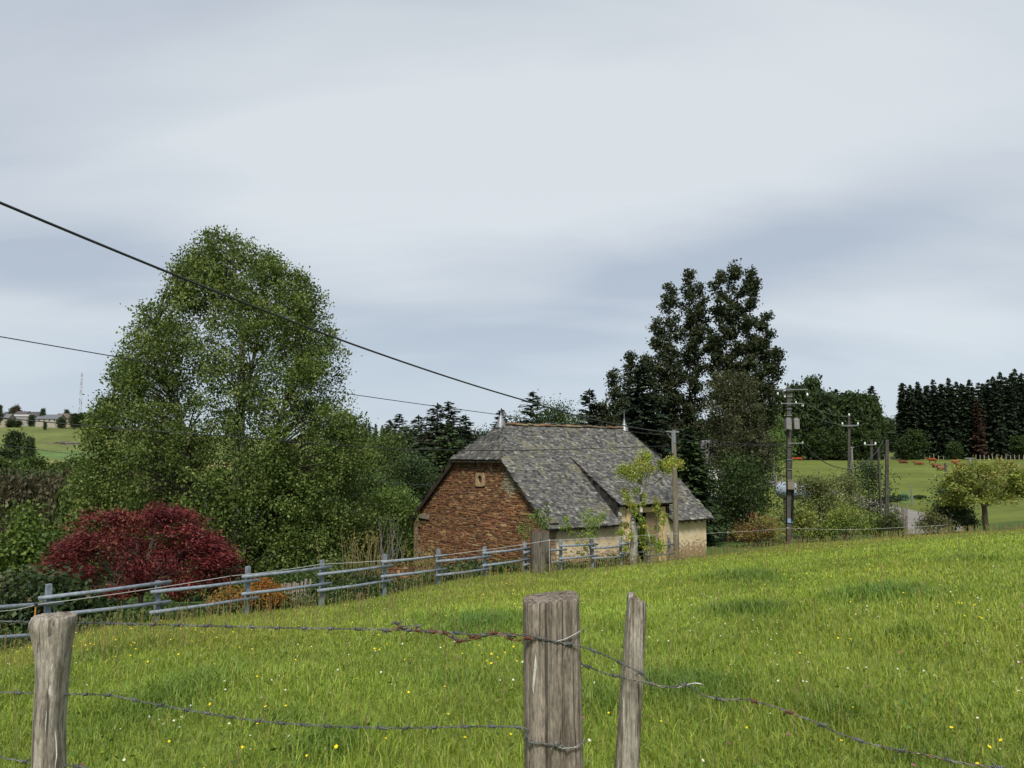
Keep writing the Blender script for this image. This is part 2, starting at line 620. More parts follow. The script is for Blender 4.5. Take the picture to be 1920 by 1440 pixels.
# ---------------------------------------------------------------- ground
ys = np.concatenate([np.linspace(-40, 2.4, 18), np.geomspace(3, 2600, 230)])
us = np.concatenate([np.linspace(-3, -1.05, 16), np.linspace(-1.0, 1.0, 130), np.linspace(1.05, 3, 16)])
YY, UU = np.meshgrid(ys, us, indexing='ij')
XX = UU * np.sqrt(YY**2 + 12.0**2)
ZZ = ground(XX, YY) + (vnoise(XX, YY, 2.6, 5) - .5) * np.where(YY < 60, .015, .3) - .015
U_ = XX / np.maximum(YY, 1)
me_d = meadow_edge(np.clip(U_, -2.2, 1.2))
C = np.zeros(XX.shape + (3,))
C[:] = (.135, .185, .034)                                                    # meadow sward
gard = YY > me_d + .5
C[gard] = (.045, .085, .022)                                                 # garden, valley bottom
fld = (YY > 58) & (U_ > .30)
C[fld] = (.084, .108, .022)                                                  # cow pasture on the right
fldl = (YY > 260) & (U_ < .0)
C[fldl] = (.095, .118, .036)
st = fldl & (YY > 350) & (YY < 385) & (U_ > -.62)
C[st] = (.22, .20, .08)                                                      # strip of cut straw in the hillside field
st = fldl & (YY > 320) & (YY < 350)
C[st] = (.075, .13, .03)
st = fldl & (YY > 400) & (YY < 440)
C[st] = (.075, .12, .038)
far = YY > 640
C[far] = (.06, .09, .04)
C *= (.86 + .28 * vnoise(XX, YY, 9, 11))[..., None]
nr, ncl = XX.shape
idx = np.arange(nr * ncl).reshape(nr, ncl)
Q = np.stack([idx[:-1, :-1], idx[:-1, 1:], idx[1:, 1:], idx[1:, :-1]], -1).reshape(-1, 4)
link('ground', mesh_np('ground', np.stack([XX, YY, ZZ], -1).reshape(-1, 3), Q, M_GROUND, C.reshape(-1, 3), True), kind='structure')

# the lane
lane = [(1727, 47.5), (1738, 52), (1742, 59), (1722, 66), (1672, 75), (1580, 88), (1475, 103), (1410, 116), (1370, 130)]
lp = np.array([[(px - 960) / F * Y, Y] for px, Y in lane])
ts = np.linspace(0, len(lp) - 1, 90)
lx = pchip(range(len(lp)), lp[:, 0], ts); ly = pchip(range(len(lp)), lp[:, 1], ts)
tx, ty = np.gradient(lx), np.gradient(ly)
ln = np.hypot(tx, ty); nx, ny = -ty / ln, tx / ln
rows = []
for o_ in np.linspace(-1.8, 1.8, 7):
    X, Y = lx + nx * o_, ly + ny * o_
    rows.append(np.stack([X, Y, ground(X, Y) + .10 - .02 * abs(o_)], -1))
V = np.stack(rows, 1)
idx = np.arange(V.shape[0] * 7).reshape(V.shape[0], 7)
Q = np.stack([idx[:-1, :-1], idx[1:, :-1], idx[1:, 1:], idx[:-1, 1:]], -1).reshape(-1, 4)
link('road', mesh_np('road', V.reshape(-1, 3), Q, M_ROAD, None, True), kind='structure')


# ---------------------------------------------------------------- the barn
BARN = empty('stone_barn', (1.5, 33.0, 0), 'old rust brown stone barn with grey slate roof beyond the blue pipe fence', 'barn', rz=math.atan2(.594, .804))
BW, BL, WR, ZE, ZR = 11.3, 10.15, 5.0, -1.02, 3.25
ZEL = -1.45                      # the far eave sits lower
MR, ML = (ZR - ZE) / WR, (ZR - ZEL) / (BW - WR)
rng = np.random.default_rng(11)
ZB = -5.2
ZH = 1.62


def zroof(w):
    return ZE + MR * w if w <= WR else ZR - ML * (w - WR)


gab = [(0, ZB), (BW, ZB), (BW, ZEL), (WR + (ZR - ZH) / ML, ZH), ((ZH - ZE) / MR, ZH), (0, ZE)]
mb = MB()
mb.prism(gab, (0, 0, 0), (0, 1, 0), (0, 0, 1), (1, 0, 0), .03, .5)
mb.prism(gab, (0, 0, 0), (0, 1, 0), (0, 0, 1), (1, 0, 0), BL - .5, BL)
mb.build('gable_wall', M_MORTAR, BARN)
mb = MB()
mb.box(.5, BL - .5, BW - .5, BW, ZB, ZEL)
mb.build('rear_wall', M_PLAST, BARN)
mb = MB()
mb.box(.42, 4.6, 0, .5, ZB, ZE - .02)
mb.box(4.2, 4.6, .012, .48, ZE - .02, -.55)
mb.build('side_wall', M_PLAST, BARN)
mb = MB()
mb.box(7.2, BL + .003, -.003, .5, ZB, ZE - .02)
mb.build('side_wall', M_PLAST, BARN)
mb = MB()
mb.box(4.6, 4.9, -.05, .5, ZB, -.62)
mb.box(6.9, 7.2, -.04, .5, ZB, -.62)
mb.box(4.9, 6.9, .05, .45, -.85, -.62)
mb.build('door_jamb', plain('jamb_render', (.47, .355, .19), .95, .1, 0, .25, 4, .3), BARN)
mb = MB()
for k in range(5):
    mb.box(6.1 + k * .16, 6.1 + k * .16 + .152, .16, .20 + .006 * (k % 2), ZB + 1.7, -.85)
mb.build('door', plain('door_boards', (.17, .13, .085), .9, .1, 0, .35, 5, .3, (3, 3, .5)), BARN, label='faded brown plank door leaf standing in the barn entrance')
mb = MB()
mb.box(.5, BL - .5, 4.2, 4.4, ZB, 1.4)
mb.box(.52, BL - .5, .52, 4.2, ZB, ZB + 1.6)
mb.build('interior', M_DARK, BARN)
mb = MB()
mb.box(4.1, 4.24, -.12, -.02, ZE + .1, -.75)
mb.build('corner_board', plain('grey_board', (.36, .34, .30), .9, .1, 0, .3, 6, .2), BARN)

# gable stones: every stone is geometry; the largest 300 are objects, the rest one mesh
cols = np.array((.75, .86, .88)) * np.array([(.255, .105, .050), (.30, .135, .062), (.215, .090, .048), (.36, .185, .085), (.15, .068, .042), (.40, .245, .13), (.24, .13, .075), (.19, .11, .06)])
wts = np.array([.26, .22, .17, .12, .09, .05, .06, .03])
stones = []
z = ZB + 1.0
OC_W, OC_Z = 5.04, .66
while z < ZH - .02:
    h = rng.choice([.07, .09, .11, .13, .17], p=[.22, .3, .25, .16, .07])
    if z + h > ZH:
        h = ZH - z
    zc = z + h / 2
    w0 = 0.02 if zc < ZE else max((z + h - ZE) / MR, 0) + .04
    w1 = BW - .02 if zc < ZEL else WR + (ZR - z - h) / ML - .04
    quo = zc < ZE
    quol = zc < ZEL
    w = w0 + (.30 + .2 * (int(z / .32) % 2) if quo else 0)
    wl = w1 - ((.32 + .22 * (int(z / .36) % 2)) if quol else 0)
    while w < wl - .06:
        lw = min(rng.choice([.12, .2, .28, .38, .52], p=[.16, .3, .28, .18, .08]) * rng.uniform(.8, 1.2), wl - w)
        if wl - w - lw < .1:
            lw = wl - w
        if not (abs(w + lw / 2 - OC_W) < .36 + lw / 2 and abs(zc - OC_Z) < .33 + h / 2):
            stones.append((w, w + lw, z, z + h))
        elif w < OC_W - .36 - .08:
            stones.append((w, OC_W - .365, z, z + h))
        elif w + lw > OC_W + .36 + .08:
            stones.append((OC_W + .365, w + lw, z, z + h))
        w += lw
    z += h
st2 = []
for (a, b, c0, c1) in stones:
    if c1 - c0 > .10 and b - a > .16 and rng.random() < .45:
        m_ = c0 + (c1 - c0) * rng.uniform(.38, .62)
        k_ = a + (b - a) * rng.uniform(.3, .7) if b - a > .3 else None
        st2.append((a, b, c0, m_))
        st2 += [(a, b, m_, c1)] if k_ is None else [(a, k_, m_, c1), (k_, b, m_, c1)]
    else:
        st2.append((a, b, c0 + rng.uniform(-.008, .008), c1 + rng.uniform(-.008, .008)))
stones = st2


def stone_mesh(mb, w0, w1, z0, z1, t0, prot, col, j=.02):
    g = .008
    f = [(w0 + g, z0 + g), (w1 - g, z0 + g), (w1 - g, z1 - g), (w0 + g, z1 - g)]
    jj = min(j, (w1 - w0) * .12, (z1 - z0) * .16)
    ou = [(a + rng.uniform(-jj, jj), b + rng.uniform(-jj, jj)) for a, b in f]
    cx, cz = (w0 + w1) / 2, (z0 + z1) / 2
    ins = [(cx + (a - cx) * (1 - .025 / max(w1 - w0, .1)), cz + (b - cz) * (1 - .014 / max(z1 - z0, .05))) for a, b in ou]
    v = [(t0 + .06, a, b) for a, b in ou] + [(t0 - prot * .6, a, b) for a, b in ou] + [(t0 - prot + rng.uniform(-.006, .006), a, b) for a, b in ins]
    q = [(3, 2, 1, 0)][:0]
    for k in range(4):
        q.append((k, k + 4, (k + 1) % 4 + 4, (k + 1) % 4))
        q.append((k + 4, k + 8, (k + 1) % 4 + 8, (k + 1) % 4 + 4))
    q.append((8, 11, 10, 9))
    mb.add(v, q, c=col)


areas = np.array([(s[1] - s[0]) * (s[3] - s[2]) for s in stones])
order = np.argsort(-areas * (np.array([s[2] for s in stones]) > -3.6))
rest = MB()
nst = 0
for r_, i in enumerate(order):
    w0, w1, z0, z1 = stones[i]
    wc, zc = (w0 + w1) / 2, (z0 + z1) / 2
    c = cols[rng.choice(len(cols), p=wts)] * rng.uniform(.55, 1.12) * (1, rng.uniform(.92, 1.12), rng.uniform(.9, 1.2))
    pd = math.hypot((wc - 2.72) / .55, (zc - .55) / .62) + rng.uniform(-.35, .35)
    if pd < 1:
        c = np.array((.21, .18, .12)) * rng.uniform(.75, 1.15)           # patch of old cement
    if r_ < 270:
        m1 = MB()
        stone_mesh(m1, w0, w1, z0, z1, .03, rng.uniform(.03, .055), c)
        m1.build('stone', M_STONE, BARN)
    else:
        stone_mesh(rest, w0, w1, z0, z1, .03, rng.uniform(.015, .05), c)
rest.build('small_stones', M_STONE, BARN, kind='stuff')

# corner stones (quoins), kneelers
for side in (0, 1):
    z = -4.4
    k = 0
    zq = ZEL if side else ZE
    while z < zq - .1:
        h = min([.36, .3, .42, .28][k % 4], zq - .02 - z)
        ln_ = [.62, .38, .55, .34][(k + side) % 4]
        m1 = MB()
        cc_ = np.array([(.21, .155, .10), (.19, .13, .082), (.23, .175, .115)][k % 3]) * rng.uniform(.85, 1.1)
        if side:
            m1.hexa([(x, y, zz) for zz in (z + .01, z + h - .01) for y in (BW - ln_, BW + .03) for x in (-.045, .42)], cc_)
        else:
            m1.hexa([(x, y, zz) for zz in (z + .01, z + h - .01) for y in (-.02, ln_ * .8) for x in (-.04, .40)], cc_)
        m1.build('quoin', M_STONE, BARN)
        z += h
        k += 1
m1 = MB()
m1.hexa([(x, y, zz + (y - BW) * .02) for zz in (ZEL - .02, ZEL + .2) for y in (BW - 1.5, BW + .18) for x in (-.09, .4)], (.17, .15, .115))
m1.build('kneeler_stone', M_STONE, BARN)
m1 = MB()
m1.hexa([(x, y, zz) for zz in (ZE - .02, ZE + .17) for y in (-.28, .55) for x in (-.09, .4)], (.16, .14, .115))
m1.build('kneeler_stone', M_STONE, BARN)

# oval window in its pierced slab
mb = MB()
K = 24
ring_o, ring_i = [], []
for k in range(K):
    a = 2 * math.pi * (k + .5) / K
    ca, sa = math.cos(a), math.sin(a)
    s_ = min(.355 / max(abs(ca), 1e-6), .325 / max(abs(sa), 1e-6))
    ring_o.append((ca * s_, sa * s_))
    ring_i.append((ca * .185, sa * .195))
v, q = [], []
for (a, b), t_ in [(p_, -.06) for p_ in ring_o] + [(p_, -.06) for p_ in ring_i] + [(p_, .26) for p_ in ring_i] + [(p_, .06) for p_ in ring_o]:
    v.append((t_, OC_W + a, OC_Z + b))
for k in range(K):
    k2 = (k + 1) % K
    q += [(k, k + K, k2 + K, k2), (k + K, k + 2 * K, k2 + 2 * K, k2 + K), (k + 3 * K, k, k2, k2 + 3 * K)]
mb.add(v, q, c=(.26, .19, .11))
win = mb.build('oval_window', M_STONE, BARN)
mb = MB()
mb.add([(.22, OC_W + math.cos(2 * math.pi * k / K) * .2, OC_Z + math.sin(2 * math.pi * k / K) * .21) for k in range(K)] + [(.22, OC_W, OC_Z)],
       t=[(K, (k + 1) % K, k) for k in range(K)])
mb.build('opening', M_DARK, win)


# roof: decks, then slates row by row
def inpoly(px, py, poly):
    ins = np.zeros(px.shape, bool)
    n_ = len(poly)
    for i in range(n_):
        x0, y0 = poly[i]; x1, y1 = poly[(i + 1) % n_]
        cr = ((y0 > py) != (y1 > py)) & (px < (x1 - x0) * (py - y0) / (y1 - y0 + 1e-12) + x0)
        ins ^= cr
    return ins


SL_COL = .66 * np.array([(.100, .100, .096), (.135, .132, .122), (.070, .071, .073), (.175, .172, .158), (.045, .047, .050), (.245, .24, .215), (.16, .155, .105)])
SL_W = np.array([.27, .24, .17, .13, .08, .06, .05])


def slates(poly, O, eu, ev, parent, rows_=.128, wid=.15, near=None, dark=1.0, holes=(), lich=.0, rname='slate'):
    """slates over polygon (u along the eave, v up the slope) of a roof plane; near = how many of the lowest become objects"""
    O, eu, ev = Vector(O), Vector(eu).normalized(), Vector(ev).normalized()
    en = eu.cross(ev).normalized()
    if en.z < 0 and abs(en.z) > 1e-3:
        en = -en
    us_ = [p_[0] for p_ in poly]; vs_ = [p_[1] for p_ in poly]
    out_ = []
    v = min(vs_)
    while v < max(vs_):
        u = min(us_) - rng.uniform(0, wid)
        while u < max(us_):
            w_ = wid * rng.uniform(.65, 1.4)
            out_.append((u, v + rng.uniform(-.016, .016), w_))
            u += w_
        v += rows_ * rng.uniform(.94, 1.06)
    A = np.array(out_)
    cu, cv = A[:, 0] + A[:, 2] / 2, A[:, 1] + rows_ * .45
    keep = inpoly(cu, cv, poly)
    for h_ in holes:
        keep &= ~inpoly(cu, cv, h_)
    A = A[keep]
    n_ = len(A)
    L_ = rows_ * 1.9
    ci = rng.choice(len(SL_COL), n_, p=SL_W)
    cc_ = SL_COL[ci] * rng.uniform(.78, 1.22, (n_, 1)) * dark
    if lich:
        ln_ = vnoise(A[:, 0], A[:, 1], .9, 3) * vnoise(A[:, 0], A[:, 1], .3, 4)
        k_ = np.clip((ln_ - .36) * 3, 0, .7)[:, None] * lich * rng.random((n_, 1))
        cc_ = cc_ * (1 - k_) + np.array((.16, .155, .08)) * k_
    rot = rng.normal(0, .035, n_)
    lift = rng.uniform(.012, .034, n_)
    g = .004
    # eight corners: u0/u1, bottom/top of slope, under/over
    Vv = np.zeros((n_, 8, 3))
    k = 0
    eu_, ev_, en_ = np.array(eu), np.array(ev), np.array(en)
    for (du, dv, dn) in [(0, 0, 0), (1, 0, 0), (0, 1, 0), (1, 1, 0), (0, 0, 1), (1, 0, 1), (0, 1, 1), (1, 1, 1)]:
        a = g + du * (A[:, 2] - 2 * g) + rng.uniform(-.006, .006, n_)
        b = dv * L_ + (rng.uniform(-.012, .012, n_) if dv == 0 else 0)
        a2 = a - rot * b
        b2 = b + rot * (a - A[:, 2] / 2)
        nn = (lift if dv == 0 else 0.0) + dn * .013 + (.004 if dv else .0)
        Vv[:, k] = np.array(O) + (A[:, 0] + a2)[:, None] * eu_ + (A[:, 1] + b2)[:, None] * ev_ + np.broadcast_to(nn, (n_,))[:, None] * en_
        k += 1
    q1 = np.array([(4, 5, 7, 6), (0, 1, 5, 4), (0, 4, 6, 2), (1, 3, 7, 5)])
    low = np.argsort(A[:, 1])[:near] if near else np.array([], int)
    msk = np.ones(n_, bool); msk[low] = False
    for i in low:
        link(rname, mesh_np(rname, Vv[i], q1, M_SLATE, np.tile(cc_[i], (8, 1))), parent)
    Vr, Cr = Vv[msk], cc_[msk]
    m_ = len(Vr)
    Q_ = (q1[None] + (np.arange(m_) * 8)[:, None, None]).reshape(-1, 4)
    link('slates', mesh_np('slates', Vr.reshape(-1, 3), Q_, M_SLATE, np.repeat(Cr, 8, 0)), parent, kind='stuff')


T0, T1 = -.22, BL + .14           # verges
RT0, RT1 = 1.16, BL - .62        # ridge ends
WO = -.38                        # eave overhang
WLO = BW + .35
DT0, DT1, DWT = 4.05, 7.35, 3.28
evr = Vector((0, 1, MR)).normalized()
evl = Vector((0, -1, ML)).normalized()
Or = Vector((0, WO, ZE + MR * WO + .05))
Ol = Vector((0, WLO, ZR - ML * (WLO - WR) + .05))


def vr(w):
    return (w - WO) * math.hypot(1, MR)


def vl(w):
    return (WLO - w) * math.hypot(1, ML)


WHR, WHL = (ZH - ZE) / MR, WR + (ZR - ZH) / ML
poly_r = [(T0, 0), (T1, 0), (T1, vr(WHR)), (RT1, vr(WR)), (RT0, vr(WR)), (T0, vr(WHR))]
poly_l = [(T0, 0), (T1, 0), (T1, vl(WHL)), (RT1, vl(WR)), (RT0, vl(WR)), (T0, vl(WHL))]
hole = [(DT0 + .06, -1), (DT1 - .06, -1), (DT1 - .06, vr(DWT) - .1), (DT0 + .06, vr(DWT) - .1)]
roof = MB()
ern = Vector((1, 0, 0)).cross(evr)
eln = Vector((-1, 0, 0)).cross(evl)
roof.prism([(T0, 0), (DT0, 0), (DT0, vr(WR)), (RT0, vr(WR)), (T0, vr(WHR))], Or, (1, 0, 0), evr, ern, -.09, -.005)
roof.prism([(DT0, vr(DWT)), (DT1, vr(DWT)), (DT1, vr(WR)), (DT0, vr(WR))], Or, (1, 0, 0), evr, ern, -.088, -.005)
roof.prism([(DT1, 0), (T1, 0), (T1, vr(WHR)), (RT1, vr(WR)), (DT1, vr(WR))], Or, (1, 0, 0), evr, ern, -.09, -.005)
roof.prism([(-a, b) for a, b in poly_l][::-1], Ol, (-1, 0, 0), evl, eln, -.09, -.005)
# half hips
hips = []
for (te, tr, sgn) in ((T0 - .1, RT0, 1), (T1 + .05, RT1, -1)):
    pa = Vector((te, WHR - .12, ZH - .02)); pb = Vector((te, WHL + .12, ZH - .02)); pc = Vector((tr, WR, ZR + .05))
    eu = (pb - pa).normalized() * (1 if sgn < 0 else -1)
    o_ = pa if sgn < 0 else pb
    hgt = pc - pa
    ev = (hgt - eu * hgt.dot(eu)).normalized()
    pl = [((q_ - o_).dot(eu), (q_ - o_).dot(ev)) for q_ in ((pa, pb, pc) if sgn < 0 else (pb, pa, pc))]
    hips.append((pl, o_, eu, ev))
    roof.prism(pl, o_, eu, ev, eu.cross(ev), -.07, -.004)
ROOF = roof.build('roof', M_TIMBER, BARN)
slates(poly_r, Or, (1, 0, 0), evr, ROOF, holes=[hole], near=200, lich=.8)
slates(poly_l, Ol, (1, 0, 0), evl, ROOF, lich=.3)
for pl, o_, eu, ev in hips:
    slates(pl, o_, eu, ev, ROOF, dark=.78, rows_=.17)
# verge boards
for t_ in (T0 + .03, T1 - .05):
    for (wa, wb) in ((WO + .05, WHR), (WHL, WLO - .05)):
        mb = MB()
        za, zb = zroof(wa), zroof(wb)
        mb.hexa([(x, y, zz + e) for e, in ((-.16,), (-.02,)) for (y, zz) in ((wa, za), (wb, zb)) for x in (t_, t_ + .035)])
        mb.build('verge_board', M_TIMBER, BARN)
# soffit boards / rafters under the hip, wall plate under the eave
mb = MB()
mb.box(-.28, .02, WHR - .05, WHL + .05, ZH - .14, ZH - .06)
for k in range(22):
    t_ = .3 + k * .46
    if DT0 - .1 < t_ < DT1 + .1:
        continue
    mb.hexa([(x, y, ZE + MR * y + e) for e in (-.19, -.07) for y in (WO + .06, .1) for x in (t_, t_ + .08)])
mb.build('rafter', M_TIMBER, BARN)
# ridge tiles
rt = MB()
K = 7
v = []
for x in (0, .39):
    for k in range(K):
        a = math.pi * k / (K - 1)
        v.append((x, .15 * math.cos(a) * (1 if x == 0 else .93), .10 * math.sin(a) - .03))
q = [(k, k + K, k + K + 1, k + 1) for k in range(K - 1)]
base_v = np.array(v)
k = 0
t_ = RT0 + .12
while t_ < RT1 - .25:
    m1 = MB()
    cc_ = np.array([(.12, .065, .038), (.16, .095, .052), (.10, .075, .05), (.18, .14, .085)][int(rng.integers(4))]) * rng.uniform(.8, 1.15)
    vv = base_v + np.array((0, 0, rng.uniform(-.02, .02)))
    m1.add(vv, q, c=cc_)
    sag = -.09 * math.sin(math.pi * (t_ - RT0) / (RT1 - RT0))
    o = m1.build('ridge_tile', M_STONE, ROOF)
    o.location = (t_, WR, ZR + .09)
    t_ += .36
# finials
for t_, h in ((RT0, .62), (RT1, .95)):
    m1 = MB()
    pr = [(.27, -.18), (.2, .02), (.1, .2), (.055, .36), (.035, .42), (.055, .46), (.02, .5)] if h > .8 else [(.27, -.2), (.2, .05), (.11, .28), (.04, .46), (.02, .5)]
    m1.lathe(pr + [(.012, h)], 12)
    o = m1.build('finial', M_ZINC, ROOF)
    o.location = (t_, WR, ZR + .1)
# dormer over the entrance
zd0, zd1 = -.43, ZE + MR * DWT + .06
wd0 = -.36
evd = Vector((0, DWT - wd0, zd1 - zd0)); dl = evd.length; evd.normalize()
Od = Vector((0, wd0, zd0))
mb = MB()
mb.prism([(DT0 - .06, 0), (DT1 + .05, 0), (DT1 + .05, dl), (DT0 - .06, dl)], Od, (1, 0, 0), evd, Vector((1, 0, 0)).cross(evd), -.08, -.005)
DORM = mb.build('dormer', M_TIMBER, BARN)
slates([(DT0 - .1, -.03), (DT1 + .08, -.03), (DT1 + .08, dl - .02), (DT0 - .1, dl - .02)], Od, (1, 0, 0), evd, DORM, dark=1.0, near=40, lich=.3)
for t_, sg in ((DT0, -1), (DT1, 1)):
    mb = MB()
    sld = (zd1 - zd0) / (DWT - wd0)
    tri = [(wd0 + .32, ZE + MR * (wd0 + .32) - .05), (DWT - .1, ZE + MR * (DWT - .1) - .05), (wd0 + .32, zd0 + sld * .32 - .09)]
    mb.prism(tri, (t_, 0, 0), (0, 1, 0), (0, 0, 1), (1, 0, 0), -.03, .03)
    o = mb.build('cheek', M_TIMBER, DORM)
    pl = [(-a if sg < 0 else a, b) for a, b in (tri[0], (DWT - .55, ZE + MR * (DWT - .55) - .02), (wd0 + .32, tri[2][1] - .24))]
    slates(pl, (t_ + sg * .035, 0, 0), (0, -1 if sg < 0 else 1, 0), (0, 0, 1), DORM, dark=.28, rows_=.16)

# ---------------------------------------------------------------- vegetation builders
def leaf_mesh(pos, L, Wd, rg, up=.35, hang=0.0, tdir=None):
    """diamond shaped leaves at pos; L, Wd may be arrays"""
    n_ = len(pos)
    L = np.broadcast_to(L, (n_,))[:, None]; Wd = np.broadcast_to(Wd, (n_,))[:, None]
    nrm = rg.normal(0, 1, (n_, 3)) + np.array((0, 0, up * 2))
    nrm /= np.linalg.norm(nrm, axis=1, keepdims=True) + 1e-9
    t_ = rg.normal(0, 1, (n_, 3)) if tdir is None else tdir + rg.normal(0, .45, (n_, 3))
    t_[:, 2] -= hang * 2
    t_ -= nrm * (t_ * nrm).sum(1, keepdims=True)
    t_ /= np.linalg.norm(t_, axis=1, keepdims=True) + 1e-9
    s_ = np.cross(nrm, t_)
    V = np.stack([pos - t_ * L * .5, pos + s_ * Wd * .5, pos + t_ * L * .5, pos - s_ * Wd * .5], 1)
    return V.reshape(-1, 3)


def quads(n_):
    return np.arange(n_ * 4).reshape(-1, 4)


def leaf_cols(rg, clump_id, cols, wts=None, cv=.18, lv=.22):
    cols = np.asarray(cols, float)
    nc = clump_id.max() + 1 if len(clump_id) else 1
    a = rg.choice(len(cols), nc, p=wts)
    cl = np.where(rg.random(len(clump_id)) < .55, a[clump_id], rg.choice(len(cols), len(clump_id), p=wts))
    c = cols[cl] * (1 + rg.uniform(-cv, cv, nc))[clump_id][:, None] * (1 + rg.uniform(-lv, lv, len(clump_id)))[:, None]
    return np.repeat(c, 4, 0)


def bez(p0, p1, p2, n_):
    s = np.linspace(0, 1, n_)[:, None]
    return (1 - s)**2 * p0 + 2 * s * (1 - s) * p1 + s * s * p2


def smooth_pts(P, per=6):
    out_ = []
    for i in range(len(P) - 1):
        p0, p1, p2, p3 = P[max(i - 1, 0)], P[i], P[i + 1], P[min(i + 2, len(P) - 1)]
        for s in np.linspace(0, 1, per, endpoint=False):
            out_.append(.5 * ((2 * p1) + (p2 - p0) * s + (2 * p0 - 5 * p1 + 4 * p2 - p3) * s * s + (3 * p1 - p0 - 3 * p2 + p3) * s**3))
    out_.append(P[-1])
    return out_


def build_tree(name, loc, crown_m, bark_m, wood_mb, twig_mb, LV, LC, parent_kw, branch_m=None):
    root = empty(name, loc, **parent_kw)
    if wood_mb.k:
        wood_mb.build('trunk', bark_m, root, True)
    if twig_mb.k:
        twig_mb.build('branches', branch_m or bark_m, root)
    link('crown', mesh_np('crown', LV, quads(len(LV) // 4), crown_m, LC), root)
    return root


def broadleaf(name, loc, H, prof, rg, cols, wts=None, stems=((0, 0, 0, 0, 1),), r0=.2, nprim=40, crown0=.18, elev=(10, 60),
              lw=(.14, .1), nleaf=9000, sig=.45, hang=0, strand=0.0, sub=4, xs=1.0, up=.35, cx=None, crown_m=None, bark_m=None, own=None, bias=.9, branch_m=None, shell=.3, fl=.9, cv=.18, twigs=True, kw=None):
    """prof: (height fraction, crown radius) list; stems: (x, y at foot, x, y at top, height factor); xs: crown depth / width"""
    crown_m = crown_m or M_LEAF
    bark_m = bark_m or M_BARK
    ph, pr = zip(*prof)
    wd, tw = MB(), MB()
    cl, cs = [], []
    for si, (bx, by, tx, ty, hf) in enumerate(stems):
        h_ = H * hf
        p0 = np.array((bx, by, -.3)); p2 = np.array((tx, ty, h_ * .97))
        p1 = np.array(((bx * .7 + tx * .3) + rg.normal(0, .02 * H), (by * .7 + ty * .3) + rg.normal(0, .02 * H), h_ * .5))
        S = bez(p0, p1, p2, 10)
        S[1:-1] += rg.normal(0, .006 * H, (8, 3))
        rr = r0 / math.sqrt(len(stems)) * (1 - np.linspace(0, .93, 10))
        rr[0] *= 1.3
        wd.tube(S, rr, 7)
        npr = max(4, int(nprim / len(stems)))
        for k in range(npr):
            hf_ = crown0 + (1 - crown0) * ((k + rg.random()) / npr)**bias
            f_ = hf_ * 9 * .985
            i = min(int(f_), 8)
            st_ = S[i] * (1 - f_ + i) + S[i + 1] * (f_ - i)
            az = k * 2.399 + rg.uniform(-.5, .5) + si * 1.7
            hfr = st_[2] / H
            e_ = R(elev[0] + (elev[1] - elev[0]) * max(0, min(1, (hf_ - crown0) / (1 - crown0))) + rg.uniform(-10, 10))
            rad = float(np.interp(hfr, ph, pr))
            for _ in range(4):
                rad = .5 * rad + .5 * float(np.interp(hfr + math.tan(e_) * rad * .55 / H, ph, pr))
            rad *= rg.uniform(.62, 1.06)
            d = np.array((math.cos(az), math.sin(az) * xs, 0))
            if own:
                rad = own * rg.uniform(.6, 1.1) * float(np.interp(hf_, [0, .25, .5, .8, 1], [.8, 1.15, 1.1, .75, .2]))
            c_ = st_ if own else np.array((cx(hfr) if cx else 0.0, 0, st_[2]))
            tgt = c_ + d * rad
            vec = tgt - st_; vec[2] = 0
            L_ = np.linalg.norm(vec)
            if L_ < .08:
                continue
            rise = min(math.tan(e_) * L_, max(H * 1.0 - st_[2], .1))
            tip = st_ + vec + np.array((0, 0, rise))
            mid = st_ + vec * .5 + np.array((0, 0, rise * .62))
            B = bez(st_, mid, tip, 6)
            rb = max(rr[min(i, 9)] * .45, .012)
            tw.tube(B, rb * (1 - np.linspace(0, .8, 6)), 4, cap=False)
            ns = max(2, int(sub * (.5 + L_ / max(pr))))
            for j in range(ns):
                s = shell + (1 - shell) * (j + rg.random()) / ns
                q_ = s * 5; ii = min(int(q_), 4)
                b0 = B[ii] * (1 - q_ + ii) + B[ii + 1] * (q_ - ii)
                dv = rg.normal(0, 1, 3); dv[2] = dv[2] * .6 + .2
                dv /= np.linalg.norm(dv)
                e = b0 + dv * L_ * .30 * rg.uniform(.4, 1.0)
                if twigs:
                    tw.tube([b0, (b0 + e) / 2 + rg.normal(0, .03, 3) * L_, e], [rb * .35, rb * .25, rb * .1], 3, cap=False)
                cl.append(e); cs.append(1.0)
                cl.append((e + b0) / 2); cs.append(.8)
            cl.append(tip); cs.append(.9)
        cl.append(S[-1]); cs.append(.6)
    cl = np.array(cl); cs = np.array(cs)
    zmin = crown0 * H * .4
    cl[:, 2] = np.maximum(cl[:, 2], zmin)
    w_ = rg.uniform(.35, 1.6, len(cl)) * cs
    ids = rg.choice(len(cl), nleaf, p=w_ / w_.sum())
    off = rg.normal(0, 1, (nleaf, 3)) * sig * (.6 + .5 * cs[ids])[:, None]
    off[:, 2] *= .75
    if strand:
        off[:, :2] *= .55
        off[:, 2] = -rg.exponential(strand, nleaf) * rg.random(len(cl))[ids] * 1.7 + rg.normal(0, .12, nleaf)
    pos = cl[ids] + off
    pos[:, 2] = np.maximum(pos[:, 2], .05)
    sz = rg.uniform(.65, 1.3, nleaf)
    LV = leaf_mesh(pos, lw[0] * sz, lw[1] * sz, rg, up, hang)
    LC = leaf_cols(rg, ids, cols, wts, cv)
    return build_tree(name, loc, crown_m, bark_m, wd, tw, LV, LC, kw or {}, branch_m)


